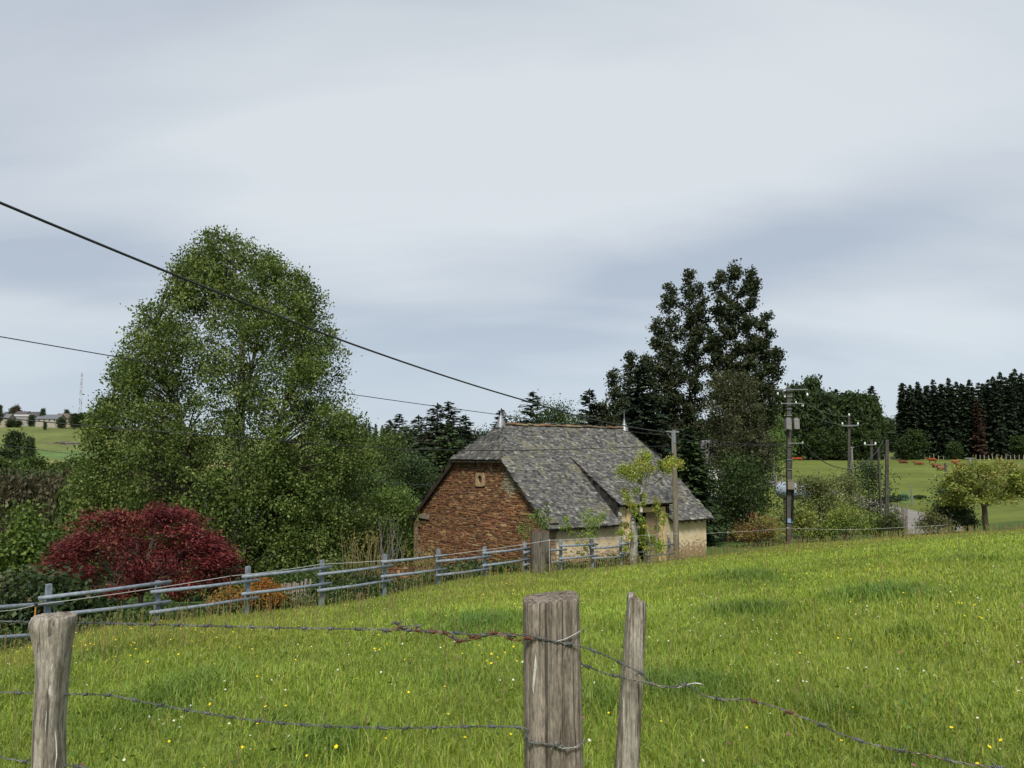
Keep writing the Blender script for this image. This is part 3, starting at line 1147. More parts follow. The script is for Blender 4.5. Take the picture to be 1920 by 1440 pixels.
def conifer(name, loc, H, rad, rg, cols, wts=None, base=.06, nw=22, nb=7, nsp=9, sl=.55, droop=.25, taper=.85, r0=.18, up=0.0, irr=.25, kw=None, crown_m=None, thick=1.0):
    wd, tw = MB(), MB()
    wd.tube([(0, 0, -.3), (0, 0, H * .5), (0, 0, H * .99)], [r0, r0 * .55, .015], 6)
    P, T, S, ids = [], [], [], []
    b = 0
    for k in range(nw):
        f = (k + rg.random() * .6) / nw
        z = H * (base + (1 - base) * f)
        Lr = rad * (1 - f)**taper + .04 * H * .25
        for j in range(nb if f < .8 else max(5, nb - 2)):
            az = rg.uniform(0, 2 * math.pi)
            f = (k + rg.random()) / nw
            z = H * (base + (1 - base) * f)
            Lr = rad * (1 - f)**taper + .012 * H
            L_ = Lr * rg.uniform(1 - irr * 1.6, 1 + irr)
            d = np.array((math.cos(az), math.sin(az), 0))
            sd = np.array((-d[1], d[0], 0))
            st_ = np.array((0, 0, z))
            el = up + .35 * f
            tip = st_ + d * L_ + np.array((0, 0, L_ * (el - droop)))
            mid = st_ + d * L_ * .5 + np.array((0, 0, L_ * (el * .5 - droop * .1)))
            B = bez(st_, mid, tip, 5)
            tw.tube(B[[0, 2, 4]], [.03, .02, .006], 3, cap=False)
            n_ = max(3, int(nsp * (.4 + .6 * L_ / rad)))
            for q_ in range(n_):
                s = .12 + .9 * (q_ + rg.random()) / n_
                s = min(s, 1)
                x = s * 4; i = min(int(x), 3)
                p_ = B[i] * (1 - x + i) + B[i + 1] * (x - i)
                sg = 1 if q_ % 2 else -1
                w_ = sl * (1.15 - .55 * s) * min(1, .4 + L_ / rad)
                dirv = d * .75 + sd * sg * rg.uniform(.3, 1.0) + np.array((0, 0, rg.uniform(-.35, .12)))
                P.append(p_ + dirv * w_ * .35); T.append(dirv); S.append(w_ * rg.uniform(.8, 1.3)); ids.append(b)
            b += 1
        if f > .9:
            P.append(np.array((0, 0, z + .1))); T.append(np.array((rg.normal(0, .2), rg.normal(0, .2), 1.0))); S.append(sl * .5); ids.append(b); b += 1
    P.append(np.array((0, 0, H * .985))); T.append(np.array((0, 0, 1.0))); S.append(sl * .8); ids.append(b)
    P, T, S, ids = np.array(P), np.array(T), np.array(S), np.array(ids)
    n_ = len(P)
    nrm = rg.normal(0, .5, (n_, 3)) + np.array((0, 0, 1.0))
    t_ = T + rg.normal(0, .12, (n_, 3))
    t_ /= np.linalg.norm(t_, axis=1, keepdims=True)
    nrm -= t_ * (nrm * t_).sum(1, keepdims=True)
    nrm /= np.linalg.norm(nrm, axis=1, keepdims=True)
    s_ = np.cross(nrm, t_)
    wv = (S * .36 * thick)[:, None]
    LV = np.stack([P - t_ * S[:, None] * .5, P - t_ * S[:, None] * .1 + s_ * wv * .5, P + t_ * S[:, None] * .5, P - t_ * S[:, None] * .1 - s_ * wv * .5], 1).reshape(-1, 3)
    LC = leaf_cols(rg, ids, cols, wts, .2, .25)
    return build_tree(name, loc, crown_m or M_NEEDLE, M_BARK, wd, tw, LV, LC, kw or {})


def shrub(name, loc, w, h, rg, cols, wts=None, nleaf=2500, lw=(.09, .06), nst=14, dep=None, crown_m=None, up=.4, hang=0, lob=12, kw=None, bark_m=None, gap=.0):
    """many-stemmed bush: stems fan out from the foot, leaf lobes fill an uneven dome"""
    dep = dep or w * .8
    tw = MB()
    cl = []
    for k in range(nst):
        az = rg.uniform(0, 2 * math.pi); rr = math.sqrt(rg.random())
        hh = h * (1 - .55 * rr**2) * rg.uniform(.6, .98)
        e = np.array((math.cos(az) * rr * w * .46, math.sin(az) * rr * dep * .46, hh))
        B = bez(np.array((e[0] * .12, e[1] * .12, -.1)), np.array((e[0] * .45, e[1] * .45, hh * .6)), e, 5)
        tw.tube(B, [.022, .018, .014, .01, .004], 4, cap=False)
        cl += [B[4], B[3], (B[2] + B[3]) / 2]
    for k in range(lob):
        az = rg.uniform(0, 2 * math.pi); rr = math.sqrt(rg.uniform(.1, 1))
        cl.append(np.array((math.cos(az) * rr * w * .44, math.sin(az) * rr * dep * .44, h * (.12 + .78 * (1 - .6 * rr**2) * rg.random()))))
    cl = np.array(cl)
    pw = rg.uniform(.4, 1.5, len(cl))
    ids = rg.choice(len(cl), nleaf, p=pw / pw.sum())
    sg = np.array((w, dep, h * .8)) * (.085 + .05 * rg.random())
    pos = cl[ids] + rg.normal(0, 1, (nleaf, 3)) * sg
    pos[:, 2] = np.clip(pos[:, 2], .03, h * 1.03)
    sz = rg.uniform(.65, 1.35, nleaf)
    LV = leaf_mesh(pos, lw[0] * sz, lw[1] * sz, rg, up, hang)
    LC = leaf_cols(rg, ids, cols, wts)
    return build_tree(name, loc, crown_m or M_LEAF, bark_m or M_TWIG, MB(), tw, LV, LC, kw or {})


def size(px, py_top, Y, wpx):
    """foot on the ground, height and width of a plant from its outline in the photograph"""
    f_ = spot(px, Y)
    return f_, at(px, py_top, Y).z - f_.z, wpx / F * Y


G_DARK = [(.022, .040, .014), (.030, .052, .016), (.040, .062, .018), (.016, .030, .012)]
G_MID = [(.045, .080, .018), (.060, .100, .022), (.035, .062, .016), (.075, .115, .028)]
G_LIGHT = [(.075, .125, .025), (.100, .150, .030), (.060, .105, .022), (.130, .165, .040)]
G_YEL = [(.20, .24, .045), (.155, .205, .040), (.25, .26, .065), (.12, .17, .036)]
G_CON = [(.014, .026, .014), (.020, .034, .016), (.011, .020, .012), (.028, .040, .017)]

# the big birch behind the maple: trunks, ascending limbs and hanging curtains of small leaves
rg = np.random.default_rng(21)
BY = 37.0
f_ = spot(430, BY)
OUT = [(426, 392, 420), (442, 376, 452), (475, 352, 512), (500, 336, 550), (560, 318, 600), (600, 264, 614), (650, 250, 640), (700, 232, 658), (760, 208, 676), (800, 190, 688), (850, 176, 696), (900, 172, 700), (960, 165, 700), (1000, 165, 698), (1050, 180, 690), (1095, 205, 670)]
oy, ol, orr = (np.array(q_, float) for q_ in zip(*OUT))
wd, tw = MB(), MB()
stemsB = []
for pts_, r_ in ((((440, 1120, 0), (445, 900, .2), (452, 700, .1), (448, 560, .0), (432, 455, -.1)), .30), (((440, 1100, .1), (500, 860, .6), (545, 680, .9), (560, 560, .8)), .18), (((436, 1100, -.1), (380, 880, -.6), (330, 720, -.8), (300, 625, -.7)), .17), (((445, 800, .1), (490, 640, -.6), (505, 510, -.6)), .12)):
    P_ = [np.array(at(a, b, BY) - f_) + np.array((0, d_, 0)) for a, b, d_ in pts_]
    if pts_[0][1] > 1050:
        P_[0][2] = -.3
    P_ = np.array([np.array(p_) for p_ in smooth_pts(P_, 6)])
    wd.tube(P_, np.linspace(r_, .03, len(P_)), 8)
    stemsB.append(P_)
cl, cw = [], []
SP = np.concatenate(stemsB)
for k in range(3000):
    py_ = 432 + 662 * rg.random()**.74
    l_, r_ = np.interp(py_, oy, ol), np.interp(py_, oy, orr)
    lob = 1 + rg.normal(0, .05)
    c_, hwx = (l_ + r_) / 2, (r_ - l_) / 2
    s = math.copysign(abs(rg.uniform(-1, 1))**.72, rg.uniform(-1, 1)) * lob
    s *= .80 + .30 * float(vnoise(py_, 40 if s > 0 else 900, 34, 77))
    s = max(-1.06, min(1.06, s))
    bough = float(vnoise(c_ + s * hwx, py_, 46, 78)) * .6 + float(vnoise(c_ + s * hwx, py_ * 1.4, 22, 79)) * .4
    if rg.random() > .38 + 3.0 * max(0, bough - .30):
        continue
    if 470 < c_ + s * hwx < 640 and 590 < py_ < 720 and rg.random() < .2:
        continue                                           # thinner part where the sky shows through
    if c_ + s * hwx < 330 and py_ < 760 and rg.random() < .35:
        continue
    dm = hwx / F * BY * math.sqrt(max(.03, 1 - min(1, s * s))) * .85
    dd = math.copysign(rg.random()**.6, rg.uniform(-1, .62)) * dm
    e = np.array(at(c_ + s * hwx, py_, BY) - f_); e[1] = dd
    cl.append(e); cw.append(rg.uniform(.35, 1.5) * (.55 if py_ < 480 else 1))
    if k % 2 == 0:
        low = SP[SP[:, 2] < e[2] - .25 * np.hypot(e[0], e[1])]
        if len(low):
            b0 = low[np.argmin(((low - e)**2 * (1, 1, .35)).sum(1))]
            mid = (b0 + e) / 2 + np.array((0, 0, .18 * np.linalg.norm(e - b0)))
            tw.tube(bez(b0, mid, e, 5), np.linspace(.02 + .006 * np.linalg.norm(e - b0), .006, 5), 4, cap=False)
cl = np.array(cl); cw = np.array(cw)
nl = 245000
ids = rg.choice(len(cl), nl, p=cw / cw.sum())
off = rg.normal(0, .25, (nl, 3))
droop_ = rg.uniform(.25, 1.0, len(cl)) * np.clip((cl[:, 2] + 2) / 8, .5, 1)
off[:, 2] = rg.normal(0, .14, nl) - rg.exponential(1, nl) * .55 * droop_[ids]
pos = cl[ids] + off
pos[:, 2] = np.maximum(pos[:, 2], .1)
sz = rg.uniform(.65, 1.3, nl)
build_tree('birch_tree', f_, M_LEAF, M_BIRCH, wd, tw, leaf_mesh(pos, .125 * sz, .088 * sz, rg, .2, .5),
           leaf_cols(rg, ids, [(.060, .096, .020), (.086, .125, .026), (.122, .160, .036), (.040, .068, .016), (.16, .19, .055)], [.3, .28, .2, .12, .10], .30, .22),
           dict(label='tall weeping birch with pale bark rising behind the red maple', cat='birch tree'), M_TWIG)

# poplars beyond the barn
for (px, top, Y, prof, st, nl, lab, seed) in (
        (1392, 474, 56, [(0, 50), (1, 12)],
         ((0, 0, -1.1, 0, .96), (.2, .1, .1, .3, 1.0), (.1, 0, 1.2, -.2, .97), (.3, 0, 2.3, .3, .80), (.2, .2, 2.9, -.4, .66), (-.2, .2, -1.9, .3, .74)), 24000, 'tallest dark poplar behind the barn with its twin stems above the utility poles', 31),
        (1292, 489, 58, [(0, 40), (1, 8)],
         ((0, 0, .4, 0, 1.0), (-.2, .1, -1.0, .2, .93), (.1, 0, 1.3, .1, .93), (-.1, 0, -2.2, 0, .80), (-.2, .2, -3.2, -.2, .66)), 18000, 'loose topped poplar between the black fir and the tallest poplar', 32),
        (1180, 655, 62, [(0, 40), (1, 6)],
         ((0, 0, .3, 0, 1.0), (.1, 0, -1.2, 0, .9), (-.1, 0, -2.2, 0, .72)), 8000, 'short ragged poplar half hidden by the black fir', 33)):
    rg = np.random.default_rng(seed)
    f_, H, w_ = size(px, top, Y, 100)
    broadleaf('poplar_tree', f_, H, [(a, b * Y / F) for a, b in prof], rg,
              [(.026, .038, .016), (.034, .046, .018), (.045, .056, .022), (.018, .028, .013), (.065, .072, .028)], [.3, .3, .18, .14, .08],
              stems=st, r0=.32, nprim=150, crown0=.14, elev=(38, 58), lw=(.185, .14), nleaf=int(nl * 2.2), sig=.19, sub=6, shell=.2, own=1.2, bias=.8, hang=.2, up=.2, cv=.25,
              kw=dict(label=lab, cat='poplar', group='poplars behind the barn'))
# hanging growth round the poplars' feet
rg = np.random.default_rng(35)
f_, H, w_ = size(1382, 690, 54, 150)
broadleaf('willow_tree', f_, H, [(0, 40 * 54 / F), (.2, 62 * 54 / F), (.5, 76 * 54 / F), (.8, 66 * 54 / F), (1, 20 * 54 / F)], rg,
          [(.045, .055, .024), (.060, .068, .028), (.034, .044, .018), (.085, .090, .036)], stems=((0, 0, .3, 0, 1), (.1, 0, -1.2, 0, .9)), r0=.25, nprim=70, crown0=.12,
          elev=(5, 45), lw=(.15, .10), nleaf=20000, sig=.4, strand=.7, hang=.6, up=.1,
          kw=dict(label='dull olive tree with hanging sprays around the foot of the tallest poplar', cat='tree'))

# conifers and woods behind the barn
for (px, top, w, Y, sp, lab, cols_) in (
        (1207, 682, 176, 50, .5, 'broad black fir standing right behind the barn roof', G_CON),
        (1296, 800, 110, 47, .42, 'low skirted dark fir beside the far end of the barn', [(.018, .034, .014), (.028, .048, .017), (.04, .064, .02)]),
        (1108, 730, 104, 62, .5, 'slim fir with open upswept branches above the barn ridge', G_CON),
        (1000, 736, 100, 75, .6, 'spruce rising over the middle of the barn ridge under the thick cable', G_CON),
        (940, 768, 54, 80, .6, 'small spruce tip behind the near roof finial', G_CON),
        (838, 754, 120, 76, .62, 'higher of the twin spruces above the half hip', G_CON),
        (818, 758, 110, 77, .62, 'left stem of the twin spruces above the half hip', G_CON),
        (872, 779, 88, 82, .62, 'separate pointed spruce just left of the barn roof', G_CON),
        (782, 781, 110, 86, .65, 'ragged dark spruce between the twin spruces and the birch', G_CON),
        (746, 777, 96, 92, .65, 'spruce with a bent knobbly tip close to the birch', G_CON),
        (728, 789, 70, 98, .65, 'thin spruce nearest the birch with a stubby tip', G_CON),
        (840, 796, 150, 60, .5, 'fresh green larch in front of the dark spruces beside the barn', [(.035, .066, .018), (.048, .085, .022), (.026, .05, .015)]),
):
    rg = np.random.default_rng(int(px))
    f_, H, w_ = size(px, top, Y, w)
    fir = px in (1207, 1296)
    if not fir:
        w_ *= 1.3 if px == 840 else 1.4 if px == 1108 else 2.05
    conifer('fir_tree' if fir or px == 1108 else 'larch_tree' if px == 840 else 'spruce_tree', f_, H, w_ / 2, rg, cols_, nw=40 if fir else 34, nb=14 if fir else 11, nsp=16 if fir else 13, sl=sp * 1.5,
            droop=.22 if px != 1108 else .1, up=.12 if px in (1108,) else 0.0, taper=.75 if fir else .72, r0=.2, thick=1.25,
            kw=dict(label=lab, cat='conifer', group='conifers behind the barn'))

for (px, top, w, Y, nl, cols_, lab, lwd) in (
        (722, 822, 140, 58, 12000, [(.07, .105, .022), (.09, .125, .026), (.055, .085, .02)], 'rounded yellow green tree beside the right flank of the birch', .17),
        (770, 868, 150, 52, 11000, G_DARK + G_MID[:1], 'mid green tree between the birch and the larch', .16),
        (738, 928, 170, 43, 11000, G_LIGHT, 'bright rounded bush tree in front of the woods left of the gable', .13),
        (690, 895, 130, 47, 8000, G_MID, 'darker green tree tucked against the birch above the dead twigs', .15),
        (1046, 768, 120, 72, 16000, [(.035, .064, .018), (.045, .08, .02), (.025, .05, .015)], 'dense dark green tree behind the middle of the barn ridge', .18),
        (970, 792, 110, 84, 6000, G_DARK, 'dark bushy tree behind the near half of the ridge', .2),
        (910, 812, 120, 100, 6000, G_DARK, 'dark tree in the gap between barn hip and pointed spruce', .22),
        (1146, 770, 130, 74, 8000, G_DARK, 'dark tree between the slim fir and the black fir', .2),
        (1090, 790, 140, 66, 6000, G_MID, 'green tree showing just above the ridge tiles', .18),
        (1428, 768, 130, 118, 9000, [(.075, .12, .024), (.09, .14, .028), (.055, .095, .02)], 'bright green tree between the poplars and the transformer pole', .3),
        (1395, 868, 150, 49, 10000, G_DARK + G_MID[:2], 'dark green rounded tree in front of the white house', .14),
        (1340, 900, 90, 51, 4000, G_DARK, 'dark shrubby tree under the poplars by the barn end', .14),
        (1633, 872, 92, 62, 4500, [(.03, .058, .02), (.042, .078, .026), (.022, .042, .016)], 'round dark green apple tree in front of the double pole', .15),
        (1536, 904, 150, 51, 7500, [(.085, .108, .034), (.105, .13, .04), (.065, .085, .028), (.15, .15, .065)], 'olive orchard tree between transformer pole and middle pole', .13),
        (1590, 895, 90, 56, 4000, [(.09, .115, .036), (.11, .14, .042), (.17, .165, .075)], 'pale olive orchard tree just left of the round apple tree', .13),
):
    rg = np.random.default_rng(int(px * 3))
    f_, H, w_ = size(px, top, Y, w)
    r_ = w_ / 2
    broadleaf('orchard_tree' if px in (1633, 1536, 1590) else 'broadleaf_tree', f_, H, [(0, r_ * .5), (.15, r_ * .8), (.4, r_), (.65, r_ * .9), (.85, r_ * .58), (1, r_ * .15)], rg, cols_,
              stems=((0, 0, 0, 0, 1), (.1, 0, r_ * .3, .2, .85)), r0=.22 if H > 5 else .12, nprim=46, crown0=.12, elev=(5, 60),
              lw=(lwd, lwd * .72), nleaf=nl, sig=.055 * H + .1, sub=4, kw=dict(label=lab, cat='tree', group='trees around the barn'))

# hawthorn with a bent trunk on the right
rg = np.random.default_rng(71)
f_ = spot(1848, 45); kk = 45 / F
wd, tw = MB(), MB()
tr = [at(1848, 985, 45) - f_, at(1846, 955, 45) - f_, at(1842, 935, 45) - f_, at(1835, 915, 45) - f_, at(1832, 895, 45) - f_]
tr[0].z = -.2
wd.tube(tr, [.17, .14, .13, .10, .05], 8)
lims = [((1844, 945), (1880, 932), (1918, 928)), ((1846, 950), (1866, 938), (1900, 905)), ((1840, 928), (1815, 925), (1790, 915)), ((1840, 922), (1850, 895), (1860, 876)), ((1838, 918), (1810, 890), (1796, 878)), ((1838, 915), (1835, 890), (1828, 868))]
cl = []
for a, b, c_ in lims:
    P_ = [at(q_[0], q_[1], 45 + dyy) - f_ for q_, dyy in zip((a, b, c_), (0, rg.uniform(-.5, .5), rg.uniform(-1.2, 1.2)))]
    B = bez(*[np.array(p_) for p_ in P_], 6)
    tw.tube(B, [.09, .075, .06, .045, .03, .015], 5, cap=False)
    cl += [B[5], B[4], B[3]]
for k in range(170):
    px_ = rg.uniform(1770, 1936); s = (px_ - 1850) / 86
    t_ = 868 + 34 * abs(s)**2.2 + rg.uniform(-4, 6)
    bo = 950 - 24 * (s if s > 0 else -s * .1) - 6 * rg.random()
    py_ = t_ + (bo - t_) * rg.random()**1.15
    dd = rg.normal(0, 1.0) * max(.25, 1 - abs(s))
    p_ = at(px_, py_, 45) - f_
    cl.append(np.array((p_.x, dd * 1.1, p_.z)))
cl = np.array(cl)
nl = 15000
pw = rg.uniform(.3, 1.5, len(cl)); ids = rg.choice(len(cl), nl, p=pw / pw.sum())
pos = cl[ids] + rg.normal(0, .19, (nl, 3)) * (1, 1, .6)
sz = rg.uniform(.6, 1.3, nl)
build_tree('hawthorn_tree', f_, M_LEAF, M_BARK, wd, tw, leaf_mesh(pos, .13 * sz, .09 * sz, rg, .5), leaf_cols(rg, ids, [(.20, .23, .045), (.15, .19, .038), (.24, .235, .06), (.24, .18, .07), (.09, .125, .028)], [.32, .3, .16, .08, .14]),
           dict(label='spreading yellow green hawthorn with a bent dark trunk at the meadow rim', cat='hawthorn'))

# the red maple and the orange shrub behind the pipe fence
rg = np.random.default_rng(41)
MY = 21.0
f_ = spot(258, MY)
wd, tw = MB(), MB()
P_ = [np.array(at(258, 1168, MY) - f_), np.array(at(262, 1130, MY) - f_), np.array(at(268, 1095, MY) - f_)]
P_[0][2] = -.2
wd.tube(bez(*P_, 6), [.11, .095, .085, .075, .065, .05], 8)
cl, nrmv = [], []
cent = np.array(at(265, 1080, MY) - f_)
for k in range(190):
    # flat tiers of foliage over an uneven dome
    px_ = rg.uniform(92, 430); s = (px_ - 262) / 170
    topy = 958 + 92 * abs(s)**1.9 - 16 * math.sin(px_ * .045) - (14 if 320 < px_ < 400 else 0) + (18 if 270 < px_ < 300 else 0)
    boty = 1112 - 40 * abs(s)**1.6 + rg.uniform(-8, 22)
    py_ = topy + (boty - topy) * rg.random()**1.25
    dep_ = 1.9 * math.sqrt(max(.02, 1 - s * s)) * (.35 + .65 * min(1, (py_ - topy) / 60))
    dd = rg.uniform(-1, 1) * dep_
    p_ = np.array(at(px_, py_, MY) - f_)
    cl.append(np.array((p_[0] * (1 + dd * .02), dd, p_[2])))
    if k % 3 == 0:
        e = cl[-1]
        B = bez(cent * (1, 0, .55) + rg.normal(0, .05, 3), np.array((e[0] * .5, e[1] * .5, e[2] * .75)), e, 5)
        tw.tube(B, [.045, .035, .025, .015, .006], 4, cap=False)
cl = np.array(cl)
nl = 34000
pw = rg.uniform(.3, 1.5, len(cl)); ids = rg.choice(len(cl), nl, p=pw / pw.sum())
pos = cl[ids] + rg.normal(0, 1, (nl, 3)) * np.array((.19, .19, .085))
sz = rg.uniform(.6, 1.3, nl)
outd = pos - np.array((0, 0, 1.2)); outd /= np.linalg.norm(outd, axis=1, keepdims=True); outd[:, 2] -= .35
M_RED = leafy('red_leaf', .28, .5, .25, (1.2, .7, .7))
build_tree('maple_tree', f_, M_RED, M_BARK, wd, tw, leaf_mesh(pos, .105 * sz, .036 * sz, rg, .7, 0, outd), leaf_cols(rg, ids, [(.088, .013, .015), (.120, .019, .020), (.058, .010, .011), (.160, .034, .031), (.115, .036, .02)], [.3, .28, .2, .12, .1], .25, .28),
           dict(label='dark red japanese maple spreading behind the pipe fence', cat='maple tree'))

for (nm, px, top, w, Y, h_extra, cols_, wts_, nl, lwd, lab) in (
        ('spirea_shrub', 490, 1086, 92, 18.9, 0, [(.26, .10, .02), (.30, .15, .028), (.20, .125, .03), (.13, .105, .03), (.28, .08, .028)], [.3, .25, .2, .15, .1], 5200, .045, 'round orange and yellow spirea shrub behind the pipe fence'),
        ('spirea_shrub', 425, 1098, 70, 18.9, 0, [(.22, .14, .03), (.26, .12, .025), (.15, .12, .03), (.10, .09, .028)], None, 3000, .045, 'smaller golden spirea shrub half under the red maple'),
        ('laurel_shrub', 55, 1066, 190, 17.5, 0, [(.030, .052, .018), (.045, .072, .022), (.022, .038, .014), (.075, .095, .04), (.10, .085, .05)], [.32, .26, .22, .12, .08], 9000, .10, 'dark mottled laurel bush behind the rotten topped post'),
        ('laurel_shrub', 150, 1110, 150, 18.5, 0, G_DARK, None, 5000, .09, 'low dark laurel bush under the left side of the red maple'),
        ('viburnum_shrub', 30, 946, 190, 34, 0, [(.075, .12, .022), (.095, .145, .026), (.055, .095, .02), (.12, .165, .03)], None, 12000, .14, 'layered bright green viburnum bush left of the red maple'),
        ('viburnum_shrub', 95, 985, 70, 31, 0, [(.05, .09, .02), (.065, .11, .022), (.04, .07, .018)], None, 5000, .13, 'darker green viburnum bush between the bright bush and the red maple'),
        ('hazel_shrub', 640, 1040, 170, 25.5, 0, [(.06, .092, .022), (.085, .115, .03), (.045, .07, .018), (.14, .145, .05)], None, 7000, .075, 'sprawling light green hazel bush behind the pipe fence below the birch'),
        ('hazel_shrub', 560, 1058, 130, 24.5, 0, G_MID, None, 4500, .07, 'low green hazel bush beside the picket fence'),
        ('bramble_shrub', 690, 1072, 120, 23.5, 0, G_DARK + [(.07, .085, .03)], None, 4000, .06, 'dark bramble patch in front of the mossy low wall'),
        ('bramble_shrub', 905, 1050, 130, 26.6, 0, G_DARK + G_MID[:1], None, 5000, .06, 'dark bramble patch at the foot of the rust brown gable'),
        ('bramble_shrub', 850, 1066, 110, 25.0, 0, G_MID, None, 3500, .055, 'green bramble patch behind the middle of the pipe fence'),
        ('elder_shrub', 1420, 962, 92, 44.5, 0, [(.17, .075, .04), (.16, .13, .04), (.10, .11, .034), (.25, .24, .05), (.16, .06, .035)], None, 3200, .085, 'copper topped shrub with yellow shoots on the electric fence'),
        ('elder_shrub', 1506, 938, 86, 46.5, 0, G_YEL + [(.10, .085, .04)], None, 3600, .085, 'yellow green elder bush at the foot of the transformer pole'),
        ('elder_shrub', 1588, 928, 84, 46.5, 0, G_YEL + G_LIGHT[:1], None, 3300, .085, 'yellow green elder bush with tall shoots beside the middle pole'),
        ('elder_shrub', 1546, 968, 60, 46.5, 0, G_YEL[1:] + G_MID[:1], None, 1700, .085, 'small yellow green elder between two taller elders'),
        ('elder_shrub', 1645, 962, 60, 46, 0, G_YEL + G_LIGHT, None, 2000, .085, 'low bright elder just left of the dark electric fence bush'),
        ('elder_shrub', 1672, 946, 52, 45, 0, [(.06, .085, .03), (.045, .065, .025), (.10, .115, .035)], None, 2000, .085, 'bush with a dark foot below the double pole'),
        ('elder_shrub', 1752, 950, 66, 45, 0, [(.10, .11, .035), (.14, .145, .045), (.055, .06, .03)], None, 2300, .085, 'straggly olive bush over the lane bend'),
        ('elder_shrub', 1444, 938, 40, 46, 0, [(.20, .21, .04), (.15, .18, .035)], None, 700, .085, 'thin sapling with bright yellow leaves above the copper topped shrub'),
        ('ivy_shrub', 1784, 893, 70, 47, 0, [(.03, .05, .018), (.045, .072, .022), (.02, .034, .013), (.08, .10, .03)], None, 4200, .10, 'ivy clad stub of a tree joined to the left of the hawthorn'),
        ('ivy_shrub', 1815, 955, 50, 48, 0, G_DARK, None, 1500, .09, 'dark bush in the shade under the hawthorn'),
        ('box_shrub', 1672, 926, 34, 84, 0, G_DARK, None, 900, .14, 'dark clipped bush beside the lane nearest the double pole'),
        ('box_shrub', 1690, 925, 26, 85, 0, G_DARK, None, 700, .14, 'dark clipped bush beside the lane next to the green mesh panel'),
        ('box_shrub', 1724, 928, 22, 86, 0, G_DARK, None, 600, .14, 'single round dark bush beyond the lane bend'),
):
    rg = np.random.default_rng(int(px * 7 + top))
    f_, H, w_ = size(px, top, Y, w)
    shrub(nm, f_, w_, H, rg, cols_, wts_, nl, (lwd * 1.25, lwd * .85), nst=16, lob=22, kw=dict(label=lab, cat='shrub'))

# low growth along the back of the pipe fence
rg = np.random.default_rng(83)
n_ = 15000
ii = rg.uniform(-2, 11.5, n_)
oo = np.abs(rg.normal(0, 1.1, n_)) + .35
nxv = -FDY / math.hypot(FDX, FDY); nyv = FDX / math.hypot(FDX, FDY)
X = FX0 + FDX * ii + nxv * oo; Y = FY0 + FDY * ii + nyv * oo
hgt = rg.random(n_)**1.5 * (.18 + .55 * vnoise(X, Y, 1.4, 9)**1.4) * np.where(ii < 3.5, .55, 1)
pos = np.stack([X, Y, ground(X, Y) + hgt], -1)
sz = rg.uniform(.6, 1.3, n_)
link('undergrowth', mesh_np('undergrowth', leaf_mesh(pos, .10 * sz, .06 * sz, rg, .5), quads(n_), M_LEAF, leaf_cols(rg, rg.integers(0, 60, n_), G_DARK + G_MID + [(.13, .12, .05)])), kind='stuff')

# saplings in front of the barn, built along the limbs seen in the photograph
def limb_tree(name, base_px, Y, limbs, clusters, leaf, cols_, rg, bark, lab, nper=60, spread=.16, r0=.1):
    f_ = spot(base_px, Y)
    wd, tw = MB(), MB()
    for i, (pts, ra, rb) in enumerate(limbs):
        P_ = [np.array(at(a, b, Y + (0 if i == 0 else rg.uniform(-.35, .35))) - f_) for a, b in pts]
        if i == 0:
            P_[0][2] = -.25
        (wd if i == 0 else tw).tube(P_, np.linspace(ra, rb, len(P_)), 7, cap=True)
    cl = np.array([np.array(at(a + rg.uniform(-2, 2), b, Y + rg.uniform(-.5, .5)) - f_) for a, b, s in clusters])
    wt = np.array([s for a, b, s in clusters])
    nl = int(nper * wt.sum())
    ids = rg.choice(len(cl), nl, p=wt / wt.sum())
    pos = cl[ids] + rg.normal(0, spread, (nl, 3)) * np.minimum(wt[ids], 1.3)[:, None]
    sz = rg.uniform(.6, 1.3, nl)
    return build_tree(name, f_, M_LEAF, bark, wd, tw, leaf_mesh(pos, leaf * sz, leaf * .65 * sz, rg, .3), leaf_cols(rg, ids, cols_), dict(label=lab, cat='fruit tree'))


YL = [(.22, .29, .038), (.175, .25, .034), (.27, .32, .05), (.13, .195, .03), (.30, .27, .055)]
cl_a = [(1163, 886, 1), (1172, 880, 1), (1183, 880, 1), (1193, 873, 1.1), (1203, 862, 1), (1209, 853, .9), (1214, 858, .7), (1210, 875, 1.1), (1220, 880, 1), (1200, 888, 1), (1188, 892, .9), (1178, 893, .8), (1197, 903, .7), (1192, 920, .6),
        (1240, 878, .7), (1248, 872, .9), (1256, 868, 1), (1264, 865, .9), (1274, 871, .8), (1252, 882, .7), (1234, 866, .4), (1170, 922, .9), (1176, 934, .8), (1181, 945, .7), (1188, 950, .6), (1190, 962, .5), (1206, 930, .6), (1205, 945, .5),
        (1232, 940, .7), (1234, 955, .6), (1233, 975, .6), (1232, 992, .5), (1246, 968, .5), (1244, 980, .4), (1170, 985, .7), (1166, 998, .6), (1200, 990, .8), (1196, 1002, .8), (1182, 1005, .6), (1210, 1005, 1), (1220, 1012, 1), (1230, 1018, .9), (1238, 1022, .8), (1208, 1020, .9), (1176, 1018, .7), (1172, 1030, .6), (1216, 1030, .8), (1236, 1032, .6), (1205, 975, .6), (1210, 985, .5)]
